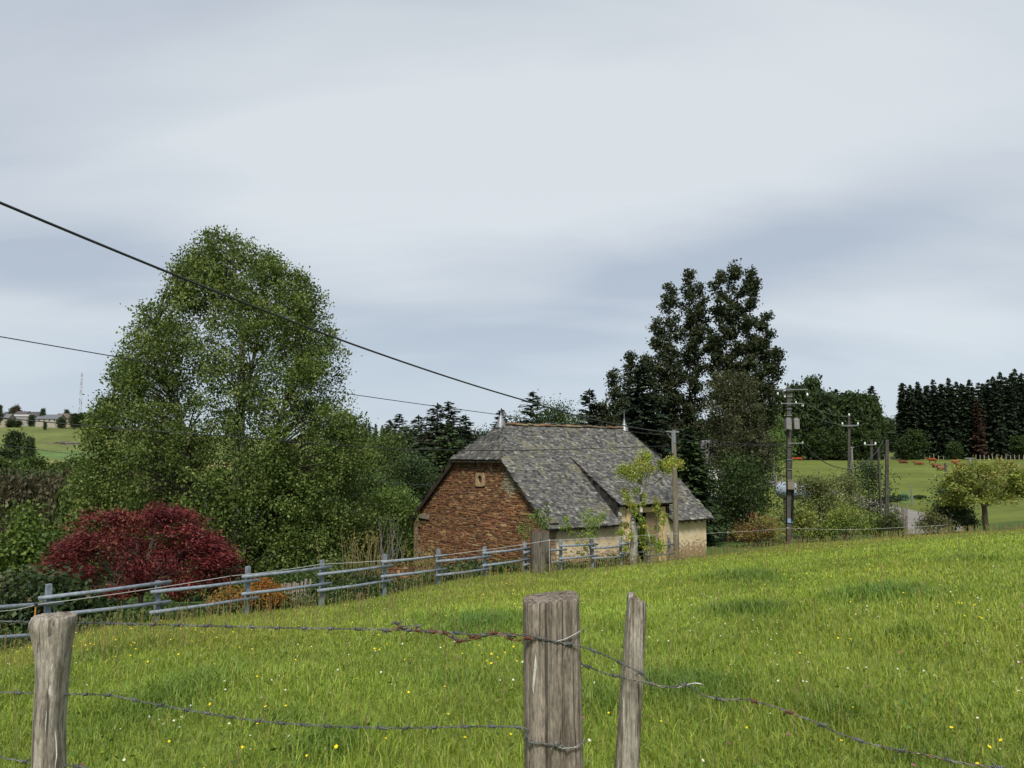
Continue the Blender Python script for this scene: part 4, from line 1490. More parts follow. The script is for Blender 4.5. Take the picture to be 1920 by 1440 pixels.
limb_tree('plum_tree', 1187, 31.0, [
    ([(1187, 1050), (1188, 1030), (1190, 1005), (1187, 985), (1186, 970)], .19, .10),
    ([(1187, 975), (1184, 955), (1180, 945), (1178, 935)], .05, .02),
    ([(1192, 1000), (1200, 985), (1202, 960), (1202, 940), (1201, 925)], .075, .045),
    ([(1201, 928), (1199, 912), (1194, 902), (1190, 890)], .04, .012),
    ([(1202, 925), (1208, 912), (1218, 906), (1232, 903), (1240, 895), (1250, 880)], .045, .014),
    ([(1212, 909), (1211, 895), (1216, 885), (1222, 878)], .03, .01),
    ([(1236, 900), (1246, 892), (1254, 884)], .02, .008),
    ([(1230, 1040), (1232, 1000), (1233, 945)], .03, .01),
    ([(1215, 1040), (1218, 1010), (1212, 985)], .025, .01),
    ([(1245, 1030), (1242, 1000), (1247, 962)], .02, .008),
    ([(1180, 1030), (1172, 1000), (1168, 985)], .025, .01),
], cl_a, .072, YL, np.random.default_rng(91), M_LICHEN, 'old lichen covered plum tree with bright new leaves before the barn door', 270, .13)
limb_tree('plum_tree', 1108, 29.4, [
    ([(1108, 1048), (1107, 1020), (1106, 995), (1108, 972)], .045, .012),
    ([(1107, 1015), (1098, 990), (1094, 968)], .02, .007), ([(1108, 1005), (1120, 985), (1128, 968)], .02, .007),
    ([(1104, 1040), (1092, 1018), (1078, 998), (1062, 975)], .018, .006), ([(1106, 1030), (1095, 1005), (1085, 998)], .016, .006)],
    [(1095, 966, .8), (1098, 978, .9), (1108, 958, .5), (1108, 972, .9), (1104, 985, 1), (1114, 980, .8), (1122, 978, .8), (1128, 966, .7), (1127, 975, .6), (1111, 992, 1), (1106, 1002, .9), (1116, 1000, .7), (1104, 1018, .8), (1112, 1024, .7), (1058, 975, .6), (1064, 988, .6), (1062, 972, .4), (1075, 1000, .5), (1084, 1020, .4), (1090, 1005, .4), (1052, 990, .4), (1097, 1028, .6), (1085, 1036, .4), (1092, 1042, .5)],
    .068, [(.16, .24, .036), (.13, .205, .032), (.20, .27, .045)], np.random.default_rng(92), M_TWIG, 'young bright green plum sapling against the pale barn side wall', 120, .12)
limb_tree('pear_tree', 1010, 28.6, [
    ([(1012, 1040), (1012, 1010), (1010, 985), (1012, 965)], .03, .01), ([(1011, 1000), (1000, 980), (990, 970)], .016, .006), ([(1011, 995), (1020, 975), (1024, 945)], .016, .006)],
    [(992, 968, .5), (986, 985, .9), (990, 998, .8), (978, 990, .5), (1003, 965, .5), (1010, 975, .7), (1016, 985, .9), (1022, 990, .9), (1018, 970, .6), (1024, 960, .5), (1026, 945, .4), (1000, 1000, .6), (1008, 958, .4), (1028, 975, .5), (985, 1008, .5), (975, 1000, .4)],
    .075, [(.10, .155, .03), (.13, .185, .035), (.08, .12, .028)], np.random.default_rng(93), M_TWIG, 'thin pale green pear sapling behind the tree stump', 110, .13)

# dead stalks and leafless twigs
for (px, top, w, Y, ns, lab) in ((690, 985, 110, 25.2, 46, 'clump of dry yellow stalks below the birch'), (805, 1018, 60, 25.4, 34, 'dry straw coloured stalks at the left corner of the gable'), (730, 958, 90, 30, 26, 'bare grey twigs of a dead bush left of the barn')):
    rg = np.random.default_rng(int(px))
    f_, H, w_ = size(px, top, Y, w)
    mb = MB()
    P_, I_ = [], []
    for k in range(ns):
        x = rg.normal(0, w_ * .25); y = rg.normal(0, .3); h = H * rg.uniform(.45, 1.0)
        pts = [np.array((x, y, -.05)), np.array((x + rg.normal(0, .08), y, h * .55)), np.array((x + rg.normal(0, .22), y + rg.normal(0, .15), h))]
        mb.tube(bez(*pts, 5), [.013, .011, .009, .007, .003], 3, cap=False)
        for j in range(7):
            P_.append(pts[2] * (1 - j * .09) + pts[1] * j * .09 + rg.normal(0, .04, 3)); I_.append(k)
    root = empty('dead_twigs' if px == 730 else 'dry_stalks', f_, lab, 'dead plant')
    mb.build('stalks', plain('dry_stalk%d' % px, (.19, .175, .155) if px == 730 else (.20, .165, .08), .9, .1, 0, .3, 5, 0), root)
    if px != 730:
        P_ = np.array(P_); I_ = np.array(I_)
        link('seed_heads', mesh_np('seed_heads', leaf_mesh(P_, .07, .035, rg, .2), quads(len(P_)), M_LEAF, leaf_cols(rg, I_, [(.30, .22, .06), (.24, .19, .06), (.16, .15, .04)])), root, kind='stuff')

# ---------------------------------------------------------------- far woods, hedges, hillside on the left
rg = np.random.default_rng(101)
protos = [conifer('spruce_tree', (0, 0, 0), 22, 3.4, np.random.default_rng(200 + i), G_CON, nw=34, nb=11, nsp=9, sl=1.6, droop=.3, taper=.6, r0=.25, thick=1.7, base=.02) for i in range(3)]
used = [False] * 3


def spruce(px, top, Y, w, **kw):
    i = int(rg.integers(3))
    f_ = spot(px, Y)
    H = at(px, top, Y).z - f_.z
    s = H / 22
    r_ = w / 2 / F * Y / 3.4
    a = rg.uniform(0, 6.28)
    if not used[i]:
        used[i] = True
        o = protos[i]
        o.location = f_; o.rotation_euler = (0, 0, a); o.scale = (r_, r_, s)
        return tag(o, **kw)
    return copy_tree(protos[i], f_, a, (r_, r_, s), **kw)


# plantation above the pasture on the right
tops = [(1697, 718), (1712, 722), (1727, 716), (1742, 724), (1757, 712), (1771, 720), (1786, 709), (1800, 716), (1812, 722), (1826, 712), (1842, 718), (1858, 722), (1871, 706), (1884, 698), (1899, 712), (1912, 692), (1926, 700), (1941, 706)]
for k, (px, top) in enumerate(tops):
    spruce(px, top, 216 + rg.uniform(-1.5, 2), 34, label='dark spruce in the front row of the plantation above the red cattle', cat='spruce', group='plantation spruces above the pasture')
for k in range(17):
    px = 1704 + k * 14.5 + rg.uniform(-4, 4)
    spruce(px, np.interp(px, [1690, 1760, 1830, 1900, 1950], [722, 716, 722, 704, 700]) + rg.uniform(-4, 10), 222 + rg.uniform(-2, 4), 38, label='dark spruce standing behind the front row of the plantation above the red cattle', cat='spruce', group='plantation spruces behind the first row')
# dead spruce in that plantation
rg2 = np.random.default_rng(5)
f_, H, w_ = size(1838, 748, 213, 26)
conifer('dead_spruce', f_, H, w_ / 2, rg2, [(.065, .032, .022), (.05, .026, .018), (.035, .022, .016)], nw=24, nb=8, nsp=7, sl=1.3, droop=.3, taper=.7, thick=1.3, kw=dict(label='dead rust coloured spruce in the plantation above the cattle', cat='spruce'))
# wood left of the gap
for (px, top, w) in ((1640, 724, 30), (1628, 738, 26), (1648, 742, 22), (1572, 730, 28), (1543, 728, 22), (1584, 736, 26), (1612, 736, 26), (1556, 744, 26)):
    spruce(px, top, 214 + rg.uniform(0, 6), w * 1.4, label='pointed spruce top in the wood between transformer pole and gap', cat='spruce', group='spruces in the wood by the gap')
bl = [broadleaf('broadleaf_tree', (0, 0, 0), 10, [(0, 1.6), (.2, 2.8), (.5, 3.4), (.75, 2.6), (.92, 1.4), (1, .5)], np.random.default_rng(300 + i), c_, r0=.3, nprim=46, crown0=.1, elev=(5, 55), lw=(.55, .42), nleaf=3600, sig=.6, sub=4, twigs=False, cv=.3)
      for i, c_ in enumerate(([(.026, .046, .015), (.036, .060, .018), (.046, .074, .02), (.02, .034, .013)], [(.036, .062, .016), (.05, .08, .02), (.026, .046, .014)], [(.062, .095, .022), (.08, .115, .026), (.045, .07, .018)], [(.060, .058, .030), (.075, .070, .036), (.048, .048, .026), (.085, .068, .042)]))]
bused = [False] * 4


def bush(kind, px, top, Y, w, name=None, **kw):
    f_ = spot(px, Y)
    H = at(px, top, Y).z - f_.z
    r_ = w / 2 / F * Y / 3.4
    a = rg.uniform(0, 6.28)
    if not bused[kind]:
        bused[kind] = True
        o = bl[kind]
        o.location = f_; o.rotation_euler = (0, 0, a); o.scale = (r_, r_, H / 10)
        return tag(o, **kw)
    return copy_tree(bl[kind], f_, a, (r_, r_, H / 10), **kw)


for (px, top, w, kd) in ((1470, 740, 60, 0), (1500, 728, 60, 0), (1526, 716, 54, 0), (1548, 742, 60, 0), (1575, 748, 56, 0), (1602, 744, 60, 0), (1626, 746, 56, 1), (1641, 752, 44, 1), (1560, 778, 70, 0), (1515, 775, 66, 0), (1600, 782, 66, 0), (1480, 790, 60, 1)):
    bush(kd, px, top, 207 + rg.uniform(-3, 4), w, label='dense broadleaf tree in the dark wood behind the transformer pole', cat='tree', group='broadleaf trees of the wood behind the poles')
for (px, top, w, lab) in ((1540, 808, 44, 'low green tree at the wood edge midway between transformer pole and ladder pole'), (1577, 812, 40, 'low green tree at the wood edge just left of the ladder pole'), (1610, 800, 44, 'taller green tree at the wood edge right of the ladder pole'), (1640, 812, 36, 'low green tree at the wood edge behind the white crossarm pole'), (1455, 800, 50, 'green tree at the wood edge left of the transformer pole')):
    bush(1, px, top, 201 + rg.uniform(-2, 2), w, label=lab, cat='tree', group='trees at the edge of the dark wood')
for (px, top, w, lab) in ((1716, 810, 48, 'largest round green tree before the gap side corner of the spruce plantation'), (1700, 822, 36, 'smaller green bush at the very corner of the spruce plantation by the gap'), (1790, 830, 30, 'green bush before the spruces just left of the dead rust coloured one'), (1916, 820, 40, 'green bush before the tallest spruces at the picture edge')):
    bush(1, px, top, 206, w, label=lab, cat='tree', group='bush trees before the plantation')
for (px, top, w, Y) in ((1662, 786, 40, 330), (1680, 790, 36, 340), (1690, 784, 34, 345), (1672, 812, 44, 300), (1700, 800, 40, 320)):
    bush(0, px, top, Y, w, label='distant tree in the gap between wood and plantation', cat='tree', group='distant trees in the gap')
# far ridge behind the middle trees
for k, px in enumerate(np.linspace(645, 925, 30)):
    spruce(px + rg.uniform(-4, 4), np.interp(px, [640, 700, 760, 850, 930], [792, 796, 802, 808, 812]) + rg.uniform(-5, 5), 420 + rg.uniform(0, 60), 17, label='tiny spruce on the far ridge between birch and barn', cat='spruce', group='spruces on the far ridge')
for k, px in enumerate(np.linspace(1000, 1470, 26)):
    bush(0, px, 806 + rg.uniform(-8, 8), 240 + rg.uniform(0, 60), 60, label='distant dark tree in the wood behind the barn', cat='tree', group='distant wood behind the barn')
for k, px in enumerate(np.linspace(640, 960, 22)):
    bush(int(rg.integers(2)), px + rg.uniform(-6, 6), 830 + rg.uniform(-12, 12), 150 + rg.uniform(-30, 60), 56, label='dark tree in the valley wood between birch and barn', cat='tree', group='valley wood between birch and barn')

# left valley
for (px, top, w, Y, kd, lab) in ((22, 813, 44, 335, 0, 'round field tree with a bushy twin on the left hillside'), (52, 824, 26, 332, 0, 'smaller round field tree on the left hillside'),
                                 (8, 845, 52, 300, 0, 'dark tree below the round field trees'), (30, 858, 30, 292, 0, 'dark bush at the lower corner of the hillside field')):
    bush(kd, px, top, Y, w, label=lab, cat='tree')
for k, px in enumerate(np.linspace(-60, 330, 17)):
    bush(2, px + rg.uniform(-5, 5), 868 + rg.uniform(-6, 10) - (px > 150) * 10, 240 + rg.uniform(-20, 20), 58, label='light green tree in the hedge below the hillside field', cat='tree', group='hedge below the hillside field')
for k, px in enumerate(np.linspace(-70, 330, 13)):
    bush(1 if k % 3 else 0, px + rg.uniform(-6, 6), 888 + rg.uniform(-8, 8), 190 + rg.uniform(-20, 20), 64, label='mid green tree in the valley hedge left of the birch', cat='tree', group='valley hedge left of the birch')
for k, px in enumerate(np.linspace(-90, 170, 11)):
    bush(3, px + rg.uniform(-5, 5), 902 + rg.uniform(-6, 10) + 6 * (px < 10), 105 + rg.uniform(-12, 12), 70, label='brownish tree with sparse new leaves in the valley left of the maple', cat='tree', group='brownish valley trees')
for k, px in enumerate(np.linspace(120, 330, 7)):
    bush(2, px + rg.uniform(-5, 5), 915 + rg.uniform(-8, 12), 70 + rg.uniform(-6, 6), 72, label='light green tree under the left skirt of the birch', cat='tree', group='light green trees under the birch skirt')
for (px, top, w, Y, kd, lab) in ((-2, 762, 12, 560, 0, 'dark tree cut by the picture edge beside the hill hamlet'), (22, 766, 16, 640, 3, 'grey bare tree behind the farthest roof of the hamlet'), (30, 762, 20, 645, 3, 'larger bare tree behind the hamlet roofs'),
                                 (79, 768, 13, 580, 0, 'round dark tree between the gabled house and the long slate roof'), (124, 770, 14, 640, 0, 'dark tree behind the brown roof'), (58, 779, 14, 575, 0, 'small dark bush before the gabled house'),
                                 (20, 788, 22, 560, 0, 'dark hedge tree under the leftmost hamlet house'), (34, 789, 16, 560, 0, 'dark hedge tree beside the pale hangar'), (114, 784, 18, 570, 1, 'green bush before the brown roofed house'),
                                 (138, 777, 22, 575, 0, 'dark tree at the foot of the radio mast'), (152, 776, 18, 580, 0, 'second dark tree right of the radio mast'), (168, 775, 26, 580, 0, 'broad dark tree between radio mast and birch'), (84, 792, 8, 545, 0, 'tiny lone tree in the hill field'),
                                 (190, 778, 40, 590, 0, 'dark tree on the skyline partly behind the birch'), (44, 817, 4, 430, 0, 'tiny dark bush alone in the hillside field')):
    bush(kd, px, top, Y, w, label=lab, cat='tree')
for i in range(3):
    if not used[i]:
        bpy.data.objects.remove(protos[i])

# ---------------------------------------------------------------- hill hamlet, mast, white house
def house(px0, px1, ridge, eave, base, Y, wallc, roofc, lab, gable=None, nwin=2, chim=False, depth=9.0, rz=0.0):
    """low house seen along its eaves; gable = the picture column where a gable end faces the camera"""
    xm = (px0 + px1) / 2
    f_ = spot(xm, Y)
    zb = at(xm, base, Y).z - f_.z; ze = at(xm, eave, Y).z - f_.z; zr = at(xm, ridge, Y).z - f_.z
    hw = (px1 - px0) / 2 / F * Y
    root = empty('farm_house', f_, lab, 'house', rz=rz)
    mb = MB()
    mb.box(-hw, hw, 0, depth, min(zb, 0) - 2, ze, wallc)
    for x in (-hw, hw - .2):
        mb.prism([(0.01, ze), (depth - .01, ze), (depth / 2, zr - .1)], (x, 0, 0), (0, 1, 0), (0, 0, 1), (1, 0, 0), 0.0, .2, wallc)
    mb.build('wall', M_PLAINC, root)
    mb = MB()
    for s in (0, 1):
        y0, y1 = (-.5, depth / 2) if s == 0 else (depth + .5, depth / 2)
        mb.hexa([(x, y, z_ + e) for e in (0, .22) for (y, z_) in ((y0, ze - .35), (y1, zr)) for x in (-hw - .4, hw + .4)], roofc)
    rf = mb.build('roof', M_PLAINC, root)
    if chim:
        mb = MB()
        mb.box(hw * .8 - .5, hw * .8 + .4, depth / 2 - .4, depth / 2 + .4, zr - .6, zr + 1.3, (.25, .17, .12))
        mb.build('chimney', M_PLAINC, rf)
    for k in range(nwin):
        x = -hw + (k + .7) / (nwin + .4) * 2 * hw
        mb = MB()
        mb.box(x - .55, x + .55, -.03, .1, ze - 1.9, ze - .6, (.05, .055, .06))
        mb.build('window', M_PLAINC, root)
    return root


house(-6, 14, 776, 784, 790, 560, (.27, .24, .18), (.10, .105, .115), 'half seen house with grey roof at the left end of the hill hamlet', nwin=1)
house(3, 29, 772, 777, 783, 640, (.25, .22, .15), (.05, .047, .05), 'farthest house with dark roof at the left of the hamlet', nwin=2)
house(15, 53, 777, 780, 787, 585, (.22, .215, .20), (.26, .26, .26), 'long pale hangar with a light sheet roof in the hamlet', nwin=0)
house(26, 48, 771, 776, 784, 630, (.22, .19, .15), (.06, .053, .057), 'dark roofed house behind the pale hangar', nwin=1)
house(51, 73, 772, 779, 786, 600, (.30, .255, .14), (.05, .047, .055), 'house with a cream gable and chimney in the middle of the hamlet', nwin=2, chim=True)
house(66, 108, 777, 785, 790, 575, (.27, .25, .20), (.09, .097, .11), 'long low house with blue grey slate roof in the hamlet', nwin=4, depth=11)
house(100, 137, 775, 784, 792, 600, (.27, .235, .14), (.085, .064, .056), 'brown tiled house at the right end of the hamlet', nwin=3, depth=12)
house(196, 204, 797, 800, 803, 500, (.28, .26, .23), (.15, .145, .145), 'small pale hut on the hillside behind the birch', nwin=0, depth=5)
f_ = spot(120, 470)
mb = MB()
rg = np.random.default_rng(3)
for k in range(60):
    x, y = rg.normal(0, 4.6), rg.normal(0, 2); a = rg.normal(0, .4); l_ = rg.uniform(1, 3.2)
    z = float(ground(f_.x + x, f_.y + y)) - f_.z + max(0, 1.6 - abs(x) * .2) * rg.random()
    mb.tube([(x - l_, y, z - a * .3), (x, y + rg.normal(0, .4), z + .1), (x + l_, y, z + a * .3)], rg.uniform(.1, .28), 5, c=np.array((.10, .085, .075)) * rg.uniform(.5, 1.6))
tag(mb.build('log_pile', M_PLAINC, None), 'grey heap of cut branches lying in the hillside field', 'log pile').location = f_

# radio mast
f_ = spot(147, 900); H = at(147, 699, 900).z - f_.z
root = empty('radio_mast', f_, 'tall red and white lattice radio mast on the left skyline', 'mast')
nsec = 14
for k in range(nsec):
    z0, z1 = H * k / nsec, H * (k + 1) / nsec
    wa = lambda z: 2.6 * (1 - z / H) + .55
    col_ = (.20, .10, .10) if k % 2 else (.40, .41, .43)
    mb = MB()
    for a in range(3):
        an = [R(120 * a + 30), R(120 * a + 150)]
        p0 = [Vector((math.cos(q_) * wa(z0), math.sin(q_) * wa(z0), z0)) for q_ in an]
        p1 = [Vector((math.cos(q_) * wa(z1), math.sin(q_) * wa(z1), z1)) for q_ in an]
        mb.tube([p0[0], p1[0]], .15, 5, col_)
        mb.tube([p0[0], p1[1]], .10, 4, col_); mb.tube([p0[1], p1[0]], .10, 4, col_); mb.tube([p1[0], p1[1]], .10, 4, col_)
    mb.build('lattice_section', M_PLAINC, root)
for z_, r_ in ((H * .965, 1.2), (H * .90, 1.0), (H * .78, .9), (H * .52, 1.3), (H * .5, 1.3)):
    mb = MB(); mb.lathe([(r_, -.7), (r_, .7)], 10, (.42, .42, .45))
    mb.build('antenna', M_PLAINC, root).location = (.6, -.4, z_)

# white house behind the poplars
f_ = spot(1372, 92)
root = empty('white_house', f_, 'white walled house showing through the leaves right of the barn', 'house', rz=R(-14))
z1 = at(1372, 866, 92).z - f_.z
mb = MB(); mb.box(-3.0, 1.5, 0, 7, -2, z1, (.70, .71, .72))
for x in (-3.0, 1.3):
    mb.prism([(.01, z1), (6.99, z1), (3.5, z1 + 2.4)], (x, 0, 0), (0, 1, 0), (0, 0, 1), (1, 0, 0), 0, .2, (.70, .71, .72))
mb.build('wall', M_PLAINC, root)
mb = MB()
for y0 in (-.4, 7.4):
    mb.hexa([(x, y, z_ + e) for e in (.02, .2) for (y, z_) in ((y0, z1 - .25), (3.5, z1 + 2.45)) for x in (-3.4, 1.9)], (.09, .09, .10))
mb.build('roof', M_PLAINC, root)
for x in (-.9, .6):
    mb = MB(); mb.box(x - .45, x + .45, -.04, .1, z1 - 2.0, z1 - .8, (.06, .065, .07))
    fr = MB(); fr.box(x - .53, x + .53, -.06, -.045, z1 - .8, z1 - .7, (.35, .36, .37))
    w_ = mb.build('window', M_PLAINC, root); fr.build('lintel', M_PLAINC, w_)

# gas tank
f_ = spot(1492, 66)
root = empty('gas_tank', f_, 'blue grey domed gas tank beside the transformer pole', 'tank', rz=R(-58))
zc = at(1494, 921, 66).z - f_.z; r_ = .72
mb = MB()
pr = [(.02, -1.75), (.3, -1.71), (.55, -1.55), (.68, -1.32), (r_, -1.1), (r_, 1.1), (.68, 1.32), (.55, 1.55), (.3, 1.71), (.02, 1.75)]
mb.lathe(pr, 20, None, Matrix.Translation((0, 0, zc)) @ Matrix.Rotation(math.pi / 2, 4, 'Y'))
M_TANK = plain('tank_paint', (.26, .31, .38), .4, .4, 0, .12, 2, .05)
mb.build('tank', M_TANK, root, True)
mb = MB(); mb.lathe([(.24, 0), (.24, .12), (.2, .17), (.02, .19)], 14)
mb.build('valve_cover', M_STEEL, root).location = (0, 0, zc + r_ - .03)
for x in (-.8, .8):
    mb = MB(); mb.box(x - .08, x + .08, -.4, .4, -.1, zc - r_ * .75)
    mb.build('leg', M_CONC, root)

# ---------------------------------------------------------------- cattle
def cow_mesh(name, pose, coat):
    v = []
    mb = MB()
    st = pose == 'standing'
    zb = .95 if st else .48
    sp_ = [(-1.05, zb + .16, .08), (-.95, zb + .08, .30), (-.6, zb, .38), (-.1, zb - .05, .42), (.4, zb - .02, .40), (.72, zb + .06, .33), (.98, zb + .22, .2), (1.18, zb + .34, .17), (1.36, zb + .34, .17), (1.58, zb + .18, .10), (1.66, zb + .12, .06)]
    if pose == 'grazing':
        sp_[6:] = [(1.0, .85, .2), (1.2, .6, .16), (1.36, .38, .16), (1.52, .14, .10), (1.56, .08, .06)]
    belly = np.array(coat) * 1.15
    mb.tube([(a, 0, b) for a, b, r in sp_], [r for a, b, r in sp_], 10, coat, True, .78)
    for x in (-.78, .62):
        for y in (-.2, .2):
            if st or pose == 'grazing':
                k_ = .07 if x < 0 else 0
                mb.tube([(x, y, zb - .1), (x + (.06 if x < 0 else .0), y, .62), (x - k_, y, .38), (x + .0, y, .1), (x + .05, y, -.03)], [.2, .12, .075, .06, .075], 7, coat)
            else:
                mb.tube([(x, y * 1.3, .35), (x + .25, y * 2.1, .16), (x - .15, y * 2.2, .08), (x - .3, y * 2.0, .06)], [.2, .12, .08, .06], 7, coat)
    hx, hz = sp_[8][0], sp_[8][1]
    for y in (-1, 1):
        mb.tube([(hx - .05, y * .12, hz + .1), (hx - .08, y * .32, hz + .1)], [.05, .02], 5, coat)
        mb.tube([(hx + .02, y * .09, hz + .15), (hx + .06, y * .2, hz + .28)], [.025, .008], 5, (.5, .45, .35))
    mb.tube([(-1.03, 0, zb + .2), (-1.13, 0, zb - .1), (-1.12, 0, zb - .55)], [.04, .03, .05], 5, coat)
    return mb.mesh(name, M_COW, True)


COWG = 'red brown cattle in the pasture below the plantation'
for px, py, Y, pose, rz, coat, lab in (
        (1748, 868, 206, 'standing', 172, (0.174, 0.048, 0.015), 'bright orange red cow standing by the fence posts under the spruces'),
        (1694, 869, 190, 'lying', 175, (0.106, 0.041, 0.022), 'dark red cow lying nearest the double pole'),
        (1723, 872, 182, 'lying', 165, (0.145, 0.058, 0.027), 'orange cow lying between the standing cow and the one by the double pole'),
        (1757, 877, 168, 'lying', 190, (0.116, 0.058, 0.031), 'pale brown cow lying left of the green topped post'),
        (1766, 881, 160, 'lying', 20, (0.145, 0.073, 0.041), 'largest lying cow touching the hawthorn crown on its left'),
        (1791, 868, 205, 'grazing', 10, (0.193, 0.082, 0.029), 'pale orange cow grazing above the hawthorn crown'),
        (1801, 875, 180, 'lying', 170, (0.126, 0.053, 0.027), 'brown cow lying just over the top of the hawthorn'),
        (1843, 880, 168, 'lying', 15, (0.116, 0.048, 0.024), 'cow lying behind the top of the hawthorn crown'),
        (1899, 896, 124, 'lying', 165, (0.126, 0.058, 0.027), 'cow lying alone at the right edge beyond the hawthorn')):
    f_ = spot(px, Y)
    # slide along the line of sight until the ground lies at this row of the picture
    Ys = np.linspace(80, 230, 600)
    zz = ground((px - 960) / F * Ys, Ys)
    rows_ = 860 - (zz - EYE) / Ys * F
    Yb = Ys[np.argmin(np.abs(rows_ - py) + (Ys < 100) * 50)]
    f_ = spot(px, float(Yb))
    o = link('cow', cow_mesh('cow', pose, coat), None, label=lab, cat='cow', group=COWG) if False else bpy.data.objects.new('cow', cow_mesh('cow', pose, coat))
    COL.objects.link(o)
    tag(o, lab, 'cow', COWG)
    o.location = f_ + Vector((0, 0, .02))
    o.rotation_euler = (0, 0, R(rz))
    o.scale = (.80,) * 3
f_ = spot(1494, 203)
root = empty('feed_trough', f_, 'long low orange feed trough at the edge of the dark wood', 'trough')
mb = MB()
mb.hexa([(x * (1 if z_ < .5 else 1.03), y * (.6 if z_ < .5 else 1), z_) for z_ in (.25, .72) for y in (-.45, .45) for x in (-1.45, 1.45)], (.42, .085, .03))
mb.box(-1.35, 1.35, -.38, .38, .725, .735, (.2, .05, .02))
mb.build('trough', M_PLAINC, root)
for x in (-1.1, 1.1):
    mb = MB(); mb.box(x - .05, x + .05, -.3, .3, -.1, .25, (.12, .1, .09)); mb.build('leg', M_PLAINC, root)

# fence posts of the pastures
FP = MB(); FP.tube([(0, 0, -.2), (.01, 0, .6), (0, .01, 1.25)], [.07, .065, .055], 6)
fp_mesh = FP.mesh('fence_post', plain('pale_post', (.26, .235, .20), .9, .1, 0, .3, 6, 0))
rg = np.random.default_rng(13)
k = 0
for px in np.concatenate([np.arange(1462, 1672, 8.6), np.arange(1680, 1800, 9.0), np.arange(1829, 1930, 8.2)]):
    p_ = spot(px + rg.uniform(-1.5, 1.5), 207.5 + rg.uniform(-1, 1))
    if px > 1840:
        p_ = spot(px, 203)
    o = bpy.data.objects.new('fence_post', fp_mesh); COL.objects.link(o)
    o.location = p_; o.rotation_euler = (rg.normal(0, .05), rg.normal(0, .05), rg.uniform(0, 6)); o.scale = (1.3, 1.3, rg.uniform(.85, 1.3))
    tag(o, 'pale wooden fence post along the wood edge above the pasture', 'fence post', 'fence posts above the pasture')
LP = MB(); LP.tube([(0, 0, -.2), (.02, 0, .7), (0, .02, 1.35)], [.10, .09, .08], 7)
lp_mesh = LP.mesh('lane_post', plain('lane_post_wood', (.16, .14, .12), .9, .1, 0, .4, 6, .2))
for px, Y, h, lab in ((1678, 68, 1.1, 'farthest grey stake of the row beside the lane bend'), (1685, 66.5, 1.15, 'second grey stake of the row beside the lane bend'), (1690.5, 61.5, 1.0, 'short leaning grey stake of the lane row'), (1694, 60, 1.2, 'thick grey stake of the lane row'), (1699, 59, 1.45, 'tallest nearest grey stake beside the lane bend'),
                      (1711, 80, 1.5, 'pale post at the end of the green mesh panel'), (1788, 50, 1.3, 'stub post by the hawthorn'), (1787, 46.5, .9, 'grey post behind the electric wire near the hawthorn'),
                      (1872, 80, 1.2, 'pale post in the pasture beyond the hawthorn trunk'), (1908, 82, 1.2, 'pale post in the pasture at the right edge')):
    o = bpy.data.objects.new('wooden_post', lp_mesh); COL.objects.link(o)
    o.location = spot(px, Y); o.scale = (1, 1, h); o.rotation_euler = (rg.normal(0, .06), rg.normal(0, .06), rg.uniform(0, 6))
    tag(o, lab, 'post')
for k_, (px, Y) in enumerate(((1430, 108), (1437, 107), (1447, 106), (1456, 104), (1467, 102))):
    o = bpy.data.objects.new('wooden_post', lp_mesh); COL.objects.link(o)
    o.location = spot(px, Y); o.scale = (1, 1, 1.2)
    tag(o, 'thin dark post along the far lane by the transformer pole', 'post', 'posts along the far lane')
# green mesh panel by the lane
f_ = spot(1702, 82)
root = empty('mesh_panel', f_, 'green wire mesh panel beside the lane', 'fence panel')
mb = MB()
for k in range(9):
    mb.box(-.62 + k * .155, -.605 + k * .155, -.01, .01, 0, 1.25, (.05, .16, .11))
mb.build('wires', M_PLAINC, root)
mb = MB()
for z_ in (.05, .45, .85, 1.22):
    mb.box(-.64, .64, -.03, -.012, z_, z_ + .03, (.05, .16, .11))
mb.build('rails', M_PLAINC, root, kind='stuff')

# ---------------------------------------------------------------- poles and cables
def insulator(parent, p_, s=1.0, m=M_PORC):
    mb = MB()
    mb.lathe([(.015, -.12), (.02, -.02), (.07, 0), (.075, .04), (.04, .06), (.06, .09), (.055, .13), (.02, .16)], 10)
    o = mb.build('insulator', m, parent, True)
    o.location = p_; o.scale = (s,) * 3
    return o


def concrete_pole(px, top, Y, wb, wt, lab, cat='utility pole', holes=True, m=M_CONC):
    f_ = spot(px, Y)
    H = at(px, top, Y).z - f_.z
    root = empty('utility_pole', f_, lab, cat)
    mb = MB()
    n_ = 10
    for k in range(n_):                       # two flanges with webs: the recessed face of a ladder pole
        z0, z1 = H * k / n_ - (.4 if k == 0 else 0), H * (k + 1) / n_
        a0, a1 = wb + (wt - wb) * k / n_, wb + (wt - wb) * (k + 1) / n_
        for s in (-1, 1):
            mb.hexa([(s * x * a / 2, y * a / 2, z_) for (z_, a) in ((z0, a0), (z1, a1)) for y in (-.62, .62) for x in ((.52, 1.0))])
        if holes:
            mb.hexa([(x * a / 2 * .52, y * a / 2 * .30, z_) for (z_, a) in ((z0, a0), (z1, a1)) for y in (-1, 1) for x in (-1, 1)])
            am = (a0 + a1) / 2
            mb.box(-am * .27, am * .27, -am * .315, am * .315, z1 - .13, z1 - .002)
        else:
            mb.hexa([(x * a / 2 * .53, y * a / 2 * .6, z_) for (z_, a) in ((z0, a0), (z1, a1)) for y in (-1, 1) for x in (-1, 1)])
    sh = at(px, top, Y).x - f_.x            # these poles lean a little
    o = mb.build('pole', m, root)
    for v_ in o.data.vertices:
        v_.co.x += sh * v_.co.z / H
    return root, f_, H


